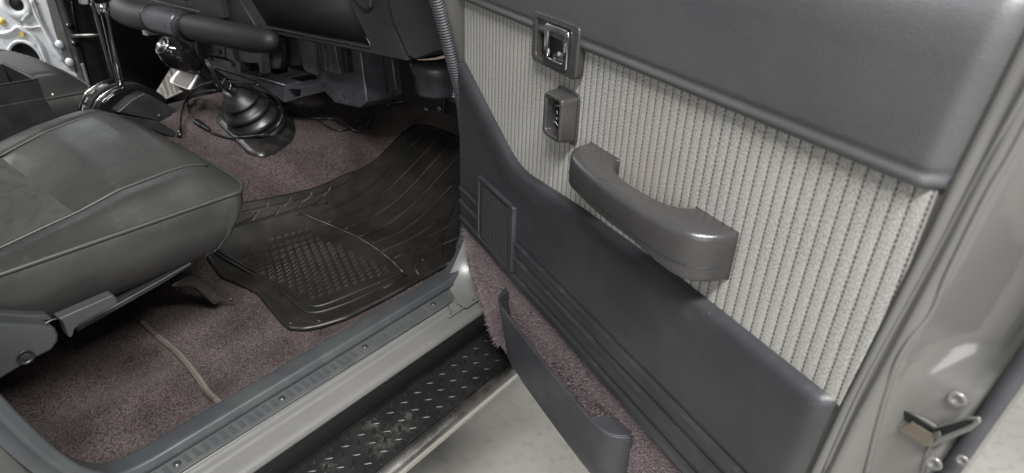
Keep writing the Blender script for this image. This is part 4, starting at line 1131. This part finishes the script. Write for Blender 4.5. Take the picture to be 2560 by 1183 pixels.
# ================================================================== LEVERS, CONSOLE, PEDALS
# automatic gear selector: arched gate housing with chrome lever
XG = -1.735
gx0, gx1 = XG, XG - .105
arc = [Vector((0, .655 - .092 * math.cos(a), .932 + .084 * math.sin(a))) for a in [math.radians(-8 + 196 * k / 26) for k in range(27)]]
prism_pts = [Vector((gx0, p.y, p.z)) for p in arc]
gate = prism('gear_selector', prism_pts, (gx1 - gx0, 0, 0), 'black_gloss', body, .004, seg=3, label='chrome gear selector lever rising from arched black gate marked L 2 3 D')
def arch(x, r, rad, m_, name):
    tube(name, [Vector((x, .655 - (.092 + r) * math.cos(a), .932 + (.084 + r) * math.sin(a))) for a in [math.radians(5 + 150 * k / 20) for k in range(21)]], rad, m_, gate, 8, 1)
arch(gx0 - .002, .001, .003, 'black_gloss', 'gate_edge'); arch(gx0 - .03, .001, .0028, 'dark_chrome', 'gate_edge'); arch(gx1 + .004, .001, .0032, 'dark_chrome', 'gate_edge')
arch(gx0 - .052, .001, .004, 'black_cavity', 'gate_slot')
# gate letters
def letter(ch, a):
    cu = bpy.data.curves.new('t', 'FONT'); cu.body = ch; cu.size = .016; cu.extrude = .0002; cu.align_x = 'CENTER'; cu.align_y = 'CENTER'
    to = bpy.data.objects.new('t', cu); COL.objects.link(to)
    me = bpy.data.meshes.new_from_object(to.evaluated_get(bpy.context.evaluated_depsgraph_get())); bpy.data.objects.remove(to)
    me.name = 'gate_letter'; me.materials.clear(); me.materials.append(MAT['print_white'])
    nrm = Vector((0, -math.cos(a), math.sin(a))).normalized(); up_ = Vector((0, math.sin(a), math.cos(a))).normalized()
    xa = Vector((1, 0, 0)) ; p = Vector((gx1 + .028, .655 - .0935 * math.cos(a), .932 + .0855 * math.sin(a)))
    xv = up_.cross(nrm)
    shared('gate_letter', me, gate, basis(p + nrm * .001, xv, up_, nrm))
bpy.context.view_layer.update()
for ch, a in (('L', 22), ('2', 38), ('3', 54), ('D', 70)): letter(ch, math.radians(a))
l0, l1, l2 = AX(303, 222, -1.785), AX(262, 38, -1.785), AX(245, -20, -1.785)
lathe('lever_shaft', l0 - (l1 - l0) * .1, (l1 - l0), [(.0095, 0), (.0085, .05), (.0085, (l1 - l0).length * 1.1), (.012, (l1 - l0).length * 1.1 + .002), (.0145, (l1 - l0).length * 1.1 + .012), (.0145, (l1 - l0).length * 1.1 + .045)], 'chrome', gate, 18)
lathe('lever_grip', l1 + (l2 - l1).normalized() * .03, (l2 - l1), [(.016, 0), (.019, .01), (.019, .09), (.012, .10)], 'black_gloss', gate, 18)
tube('lever_rod', [AX(286, 212, -1.80), AX(268, 140, -1.80), AX(252, 75, -1.80), AX(237, 30, -1.80), AX(225, 8, -1.80)], .0034, 'dark_chrome', gate, 8, 4)
prism('lever_tab', [AX(u, v, -1.79) for u, v in ((200, -5), (222, -5), (222, 12), (206, 13))], (-.02, 0, 0), 'grey_bracket', gate, .003)
# plain cover in front of the gate
prism('selector_cover', [AX(u, v, -1.715) for u, v in ((292, 282), (330, 248), (362, 232), (372, 236), (446, 277), (402, 306), (380, 300))], (-.13, 0, 0), 'black_plastic', gate, .004)
prism('cover_shelf', [AX(u, v, -1.705) for u, v in ((300, 286), (380, 300), (402, 306), (440, 330), (440, 345), (330, 310))], (-.1, 0, -.02), 'black_plastic', gate, .004)
lathe('cover_screw', AX(399, 290, -1.714), (1, 0, 0), [(.006, 0), (.006, .002), (.003, .003), (.0005, .003)], 'dull_metal', gate, 12)
mat('red_badge', (.5, .06, .08), .4)
prism('red_switch', [AX(u, v, -1.86) for u, v in ((311, 208), (322, 204), (336, 207), (328, 212), (314, 213))], (-.01, 0, 0), 'red_badge', gate, .001)

# transfer lever with ball knob and bellows boot
k0, k1 = AX(404, 112, -1.70), AX(498, 166, -1.70)
kd = (k1 - k0).normalized(); kl = (k1 - k0).length
C0 = hit(648, 322, .0)
b0 = C0 + Vector((0, 0, .004)); b1 = AX(582, 222, -1.705)
shaft = tube('transfer_lever', [k0 + kd * kl * .8, k0 + kd * kl * 1.2, AX(545, 195, -1.70), b1, b1 + (b1 - AX(545, 195, -1.70)) * .5], lambda t: .013 + .006 * t, 'black_gloss', body, 14, 6, label='black transfer gear lever with glossy egg knob and bellows boot')
kn = lathe('lever_knob', k0, kd, [(.004, .0), (.022, .002), (.027, .006), (.034, .018), (.0395, .036), (.0395, .052), (.034, .072), (.024, .090), (.016, kl)], 'black_gloss', shaft, 28)
lathe('knob_ring', k0, kd, [(.0215, .0015), (.0235, .0005), (.0235, .004), (.0215, .005)], 'chrome', shaft, 28)
# round badge on the knob: three overlapping ovals
kx = kd.cross(Vector((0, 0, 1))).normalized(); ky = kd.cross(kx)
lathe('knob_badge', k0, -kd, [(.0195, -.003), (.0195, .0005), (.001, .0012)], 'dark_chrome', shaft, 24)
def oval(rx, ry, cy, r=.0012): return [k0 - kd * .0018 + kx * (rx * math.cos(a)) + ky * (cy + ry * math.sin(a)) for a in [q * math.pi / 10 for q in range(21)]]
for rx, ry, cy in ((.015, .0105, 0), (.0055, .010, .0005), (.0135, .0050, -.004)): tube('badge_oval', oval(rx, ry, cy), .0012, 'chrome', shaft, 6, 1)
tb = (b1 - b0); tl = tb.length; td = tb.normalized()
bellow = [(.098, .0), (.094, .012), (.084, .022), (.080, .032), (.090, .042), (.092, .050), (.083, .058), (.072, .070), (.070, .076), (.080, .086), (.080, .093), (.070, .100), (.055, .112), (.055, .118), (.063, .126), (.062, .132), (.045, .142), (.028, .155), (.021, tl + .0), (.017, tl + .012)]
bellow = [(r * .88, h * (tl / .175)) if h < tl else (r, h) for r, h in bellow]
lathe('bellows_boot', b0, td, bellow, 'boot_rubber', shaft, 40)
plate = [(540, 297), (546, 286), (575, 270), (640, 262), (706, 268), (728, 290), (738, 320), (726, 349), (700, 368), (672, 383), (650, 387), (624, 380), (600, 358), (578, 336)]
po_ = catmull([hit(u, v, .010) for u, v in plate + plate[:1]], 3)[:-1]; n = len(po_)
V = []
for k in range(6):
    f = k / 5
    for p in po_:
        q = C0 + (p - C0) * (1 - .9 * f); V.append(Vector((q.x, q.y, zc(q.x, q.y) + .010 + .012 * sm(0, .4, f))))
V += [p - Vector((0, 0, .014)) for p in po_]
F = [[r * n + i, r * n + (i + 1) % n, (r + 1) * n + (i + 1) % n, (r + 1) * n + i] for r in range(5) for i in range(n)] + [[i, 6 * n + i, 6 * n + (i + 1) % n, (i + 1) % n] for i in range(n)] + [[5 * n + i for i in range(n)]]
obj('boot_plate', V, F, 'boot_rubber', shaft)
tube('plate_rim', [hit(u, v, .012) for u, v in ((542, 300), (560, 318), (582, 338), (604, 360), (626, 378), (650, 384))], .0022, 'heater_plastic', shaft, 6, 4)
# console box between the seats
cb = thing('console_box', 'open black storage box between the two front seats', 'storage box', (-1.90, .25, .65))
tc_ = AX(95, 197, -1.79)
zt_ = tc_.z; y1_ = tc_.y
co = [Vector((-1.79, y1_, zt_)), Vector((-1.79, -.1, zt_)), Vector((-2.00, -.1, zt_)), Vector((-2.00, y1_, zt_))]
ci = [Vector((-1.797, y1_ - .008, zt_)), Vector((-1.797, -.09, zt_)), Vector((-1.993, -.09, zt_)), Vector((-1.993, y1_ - .008, zt_))]
V, F = ring_g(co, ci, (0, 0, -.10)); obj('tray_wall', V, F, 'black_plastic', cb, bevel=.0015)
prism('tray_floor', ci, (0, 0, -.004), 'black_plastic', cb, 0).location = (0, 0, -.06)
zb_ = .66
V = [co[0] - Vector((0, 0, .02)), co[1] - Vector((0, 0, .02)), co[2] - Vector((0, 0, .02)), co[3] - Vector((0, 0, .02))]
V = [v - Vector((.0, 0, 0)) for v in V] + [Vector((-1.785, y1_ + .07, zb_)), Vector((-1.785, -.1, zb_)), Vector((-2.0, -.1, zb_)), Vector((-2.0, y1_ + .07, zb_))]
V = [Vector((v.x, v.y, v.z)) for v in V]
for i in range(4): V[i] = Vector((V[i].x + (.0005 if i in (0, 1) else 0), V[i].y + (.0005 if i in (0, 3) else 0), zt_ - .045))
F = [[0, 1, 2, 3], [7, 6, 5, 4]] + [[i, (i + 1) % 4, 4 + (i + 1) % 4, 4 + i] for i in range(4)]
obj('box_body', V, F, 'black_plastic', cb, bevel=.002)
tube('tray_rim', [co[1], co[0], co[3]], .0022, 'seat_trim', cb, 6, 1)
lathe('pale_stud', AX(131, 236, -1.78), (1, 0, 0), [(.003, 0), (.0025, .002), (.0005, .0025)], 'white_plastic', cb, 10)

# brake pedal with ribbed pad, herringbone foot pad behind it
pn = Vector((.35, -.6, .72)).normalized(); pp0 = AX(458, 200, -2.22)
pq = [AP(u, v, pp0, pn) for u, v in ((443, 176), (497, 187), (476, 223), (466, 223), (424, 206), (424, 199))]
ped = prism('brake_pedal', pq, -pn * .012, 'white_plastic', body, .003, label='brake pedal with dark ribbed pad and pale worn edges')
prism('ribbed_pad', [AP(u, v, pp0 + pn * .0025, pn) for u, v in ((451, 178), (489, 186), (481, 199), (467, 220), (432, 206), (438, 192))], -pn * .004, 'pedal_rubber', ped, .0015)
for k in range(1, 12):
    t = k / 12
    a_ = (445 + 44 * t - (0), 178 + 8.5 * t); b_ = (428 + 38 * t, 206 + 16 * t)
    tube('pad_rib', [AP(a_[0], a_[1], pp0 + pn * .0028, pn), AP((a_[0] + b_[0]) / 2 - 2.2, (a_[1] + b_[1]) / 2, pp0 + pn * .0028, pn), AP(b_[0], b_[1], pp0 + pn * .0028, pn)], .0007, 'herring_rubber', ped, 6, 4)
prism('pedal_arm', [AP(u, v, pp0 - pn * .012, pn) for u, v in ((447, 160), (482, 168), (484, 176), (474, 178), (446, 170))], -pn * .01, 'white_plastic', ped, .002)
hp = [AP(u, v, pp0 - pn * .03, pn) for u, v in ((434, 158), (500, 172), (488, 215), (450, 232), (404, 252), (384, 238))]
her = prism('foot_pad', hp, -pn * .006, 'herring_rubber', body, .002, label='pale herringbone rubber foot pad on the driver side')
gs = []
ux = (AP(450, 232, pp0 - pn * .03, pn) - AP(404, 252, pp0 - pn * .03, pn)).normalized(); uy = pn.cross(ux)
o_ = AP(404, 250, pp0 - pn * .03, pn)
for cidx in range(7):
    for r in range(26):
        p = o_ + ux * (cidx * .017 + .004) + uy * (r * .0062 - .004); s = 1 if cidx % 2 else -1
        p2 = p + ux * .012 + uy * (.008 * s)
        if 0 > (p - o_).dot(uy): pass
        gs.append(tube_g([p + pn * .0003, p2 + pn * .0003], .0012, 4, 1))
keep = []
import itertools
def inside(pt):
    # keep bars on the pad only
    cc = sum(hp, Vector()) / len(hp); m_ = True
    for a, b in zip(hp, hp[1:] + hp[:1]):
        e = (b - a).cross(pn); 
        if (pt - a).dot(e) * (cc - a).dot(e) < 0: m_ = False
    return m_
keep = [g for g in gs if inside(g[0][0]) and inside(g[0][-1])]
V, F = join(keep); obj('herringbone', V, F, 'herring_groove', her, kind='stuff')

# driver side: pillar, sill, insulation, bare door
box('driver_firewall', (-2.6, 1.12, .5), (-2.02, 1.15, 1.40), 'black_cavity', body)
box('driver_pillar', (-2.66, .84, .4), (-2.58, 1.14, 1.6), 'black_plastic', body, .01)
tube('pillar_flange', [AX(u, v, -2.575) for u, v in ((178, -10), (188, 60), (205, 130), (228, 225), (240, 260))], .006, 'black_gloss', body, 8, 4)
tube('pillar_flange', [AX(u, v, -2.55) for u, v in ((205, 160), (208, 166), (215, 190), (224, 220))], .005, 'grey_bracket', body, 8, 4)
tube('check_strap', [AX(180, 90, -2.57), AX(215, 89, -2.54), AX(250, 88, -2.50)], .006, 'dull_metal', body, 8, 2)
tube('pillar_seal', [AX(u, v, -2.48) for u, v in ((228, -10), (245, 60), (262, 120), (285, 205), (290, 225))], .006, 'seal_rubber', body, 8, 4)
for (u, v) in ((174, 66), (187, 110)): lathe('hinge_bolt', AX(u, v, -2.578), (1, 0, 0), [(.012, 0), (.012, .006), (.008, .01), (.0005, .011)], 'black_gloss', body, 12)
box('driver_sill', (-2.72, -.3, .40), (-2.55, 1.1, .655), 'grey_bracket', body, .01)
DDN = Vector((.74, -.67, 0)).normalized(); DDT = Vector((DDN.y, -DDN.x, 0)); DDP = Vector((-2.62, .86, 0))     # swung open about its front edge
def DA(u, v, o=0.0): return AP(u, v, DDP + DDN * o, DDN)
def d2(p): q = p - DDP; return (q.dot(DDT), p.z)
def d3(t_, z, o=0.0): q = DDP + DDT * t_ + DDN * o; return Vector((q.x, q.y, z))
hc = d2(DA(66, 147)); hr = abs(d2(DA(66, 190))[1] - hc[1]); hw = abs(d2(DA(106, 147))[0] - hc[0])
n = 40; e0 = d2(DA(180, 120))[0]; sg_ = 1 if hc[0] < e0 else -1
far_ = e0 - sg_ * 1.0; rect = (min(e0, far_), max(e0, far_), .62, 1.45)
oo = []; ii = []
for k in range(n):
    a = 2 * math.pi * k / n; dy, dz_ = math.cos(a), math.sin(a)
    tmax = min(((rect[1] if dy > 0 else rect[0]) - hc[0]) / dy if abs(dy) > 1e-6 else 9, ((rect[3] if dz_ > 0 else rect[2]) - hc[1]) / dz_ if abs(dz_) > 1e-6 else 9)
    oo.append(d3(hc[0] + dy * tmax, hc[1] + dz_ * tmax)); ii.append(d3(hc[0] + dy * hw, hc[1] + dz_ * hr))
V, F = ring_g(oo, ii, -DDN * .006); ddoor = obj('driver_door', V, F, 'door_zinc', body, smooth=False, label='bare silver inner shell of the driver door with round holes')
tube('hole_rim', [p + DDN * .002 for p in ii + ii[:1]], .006, 'door_zinc', ddoor, 8, 1)
sk = [d3(rect[0], .62, -.09), d3(rect[1], .62, -.09), d3(rect[1], 1.45, -.09), d3(rect[0], 1.45, -.09)]
prism('outer_skin', sk, -DDN * .01, 'heater_plastic', ddoor, .002)
c = DA(42, 10, .001); rb = abs(d2(DA(42, 50))[1] - d2(DA(42, 10))[1]) / .062
lathe('boss', c, DDN, [(r * rb, h) for r, h in [(.062, 0), (.058, .008), (.034, .009), (.030, .004), (.026, .0035), (.001, .0035)]], 'door_zinc', ddoor, 28)
lathe('boss_hole', c, DDN, [(.026 * rb, .003), (.026 * rb, .0042), (.001, .0042)], 'black_cavity', ddoor, 20)  # near-black disc, the hole's shade put into its colour
tube('pressing', [DA(u, v, .002) for u, v in ((-10, 82), (10, 84), (30, 78), (45, 68), (60, 76), (80, 88), (100, 112), (110, 140), (118, 158))], .007, 'door_zinc', ddoor, 8, 4)
tube('pressing', [DA(u, v, .002) for u, v in ((58, 52), (66, 40), (76, 32))], .009, 'door_zinc', ddoor, 8, 4)
tube('pressing', [DA(u, v, .002) for u, v in ((78, 0), (88, 30), (104, 60), (122, 92), (140, 124), (158, 152))], .008, 'door_zinc', ddoor, 8, 4)
gs = []
for i in range(3):
    b_ = [(74 + 4 * i, -5), (86 + 3 * i, 22), (98 + 2 * i, 50 + i * 2), (110, 66)]
    gs.append(tube_g([DA(u + ru(-3, 3), v + ru(-3, 3), .004) for u, v in b_], .004, 6, 4))
gs.append(tube_g([DA(u, v, .004) for u, v in ((60, 68), (80, 69), (104, 67), (120, 84), (150, 140))], .0035, 6, 4))
V, F = join(gs); obj('sealant_bead', V, F, 'sealant', ddoor)
gs = []
for k in range(26):
    a = math.radians(-120 + 175 * k / 25) ; q = (18 + 46 * math.cos(a) + ru(-2, 2), 28 + 48 * -math.sin(a) * -1 + ru(-2, 2))
    c = DA(q[0], q[1], .0008); gs.append(prism_g([c + DDT * ru(-.005, -.002) + Vector((0, 0, ru(-.004, 0))), c + DDT * ru(.002, .005) + Vector((0, 0, ru(-.004, 0))), c + DDT * ru(0, .004) + Vector((0, 0, ru(.002, .005)))], DDN * .0012))
V, F = join(gs); obj('tar_residue', V, F, 'black_plastic', ddoor, smooth=False, kind='stuff')
prism('clip', [DA(u, v, .002) for u, v in ((51, 80), (60, 80), (63, 90), (57, 93), (51, 89))], DDN * .004, 'yellow_clip', ddoor, .001)
lathe('bolt', DA(5, 54, 0), DDN, [(.012, 0), (.012, .004), (.006, .006), (.0005, .008)], 'yellow_clip', ddoor, 12)
prism('shut_flange', [DA(u, v, .01) for u, v in ((112, -10), (134, -10), (150, 40), (164, 85), (180, 140), (190, 182), (178, 178), (162, 160), (150, 120), (134, 72))], -DDN * .02, 'body_paint', ddoor, .002)
for u, v in ((149, 111), (174, 155)): lathe('bolt', DA(u, v, .01), DDN, [(.014, 0), (.013, .004), (.008, .007), (.0005, .008)], 'door_zinc', ddoor, 14)

# ================================================================== CABLES
XC = C0.x + .115
def cz(u, v, off=.006): return hit(u, v, off)
cab = thing('usb_cable', 'thin black charging cable looped round the bellows boot with a plug pair', 'cable', tuple(hit(563, 343, 0)))
c1 = [cz(451, 335), cz(451, 297, .012), cz(457, 267, .02), cz(469, 243, .03), cz(493, 218, .04), AX(527, 206, -1.70), AX(551, 203, -1.68), AX(600, 208, -1.665), AX(642, 212, -1.66)]
tube('cable_run', c1, .0038, 'cable_black', cab, 8, 6)
c2 = [AX(554, 229, -1.70), AX(527, 227, -1.72), cz(493, 234, .02), cz(469, 250, .012), cz(467, 262), cz(472, 280), cz(490, 306)]
tube('cable_run', c2, .0036, 'cable_black', cab, 8, 6)
c3 = [cz(524, 329), cz(540, 336), cz(563, 343), cz(585, 345, .012), cz(609, 343, .02), AX(655, 337, XC - .02), AX(685, 322, XC - .03), AX(703, 297, XC - .03), AX(705, 273, XC - .03), AX(691, 246, XC - .02), AX(664, 224, XC - .03), AX(642, 212, -1.63)]
tube('cable_run', c3, .0036, 'cable_black', cab, 8, 6)
pa, pb = cz(490, 306, .007), cz(525, 329, .007); d = (pb - pa); s = d.cross(Vector((0, 0, 1))).normalized() * .0085; m_ = pa + d * .5
prism('socket', [pa - s, pa + s, pa + d * .52 + s, pa + d * .52 - s], (0, 0, .010), 'cable_black', cab, .0015)
s2 = s * .8; prism('plug', [pa + d * .5 - s2, pa + d * .5 + s2, pb + s2 * .7, pb - s2 * .7], (0, 0, .009), 'cable_black', cab, .002)
lathe('end_plug', cz(449, 338, .008), (cz(451, 312, .012) - cz(449, 338, .008)), [(.0065, -.006), (.0065, .02), (.004, .032)], 'cable_black', cab, 12)
# hanging plug with bright tip against the lever
p0_, p1_ = AX(556, 202, -1.655), AX(579, 223, -1.655)
prism('plug', [p0_ + Vector((0, -.008, -.006)), p0_ + Vector((0, .004, .008)), p0_ + (p1_ - p0_) * .72 + Vector((0, .004, .008)), p0_ + (p1_ - p0_) * .72 + Vector((0, -.008, -.006))], (.008, 0, 0), 'cable_black', cab, .0015)
q = p0_ + (p1_ - p0_) * .72; prism('plug_tip', [q + Vector((0, -.005, -.004)), q + Vector((0, .003, .005)), p1_ + Vector((0, .003, .005)), p1_ + Vector((0, -.005, -.004))], (.006, 0, 0), 'steel', cab, .0008)
for du in (0, 5): tube('hanging_loop', [AX(512 + du, 148, -1.66), AX(520 + du, 165, -1.65), AX(532 + du, 185, -1.645), AX(543 + du, 205, -1.645), AX(548 + du * .4, 220, -1.65), AX(541 + du * .3, 212, -1.66), AX(530 + du, 188, -1.665)], .003, 'cable_black', cab, 8, 6)
tube('cable_run', [AX(533, 167, -1.68), AX(570, 180, -1.68), AX(610, 193, -1.68), AX(645, 206, -1.68)], .0028, 'cable_black', cab, 8, 6)
cab2 = thing('wire', 'black wire lying in a long loop on the carpet below the blower case', 'wire', tuple(hit(795, 296, 0)))
tube('wire_run', [cz(u, v, o) for u, v, o in ((690, 236, .06), (705, 264, .012), (719, 278, .005), (761, 293, .005), (795, 296, .008), (834, 299, .008), (868, 316, .012), (892, 328, .012), (913, 322, .02), (926, 300, .04), (929, 278, .06))], .0027, 'cable_black', cab2, 8, 6)
tube('wire_run', [cz(u, v, .005) for u, v in ((752, 256), (770, 276), (792, 297), (820, 318), (850, 327), (885, 318), (915, 300), (928, 282))], .0022, 'cable_black', cab2, 8, 6)
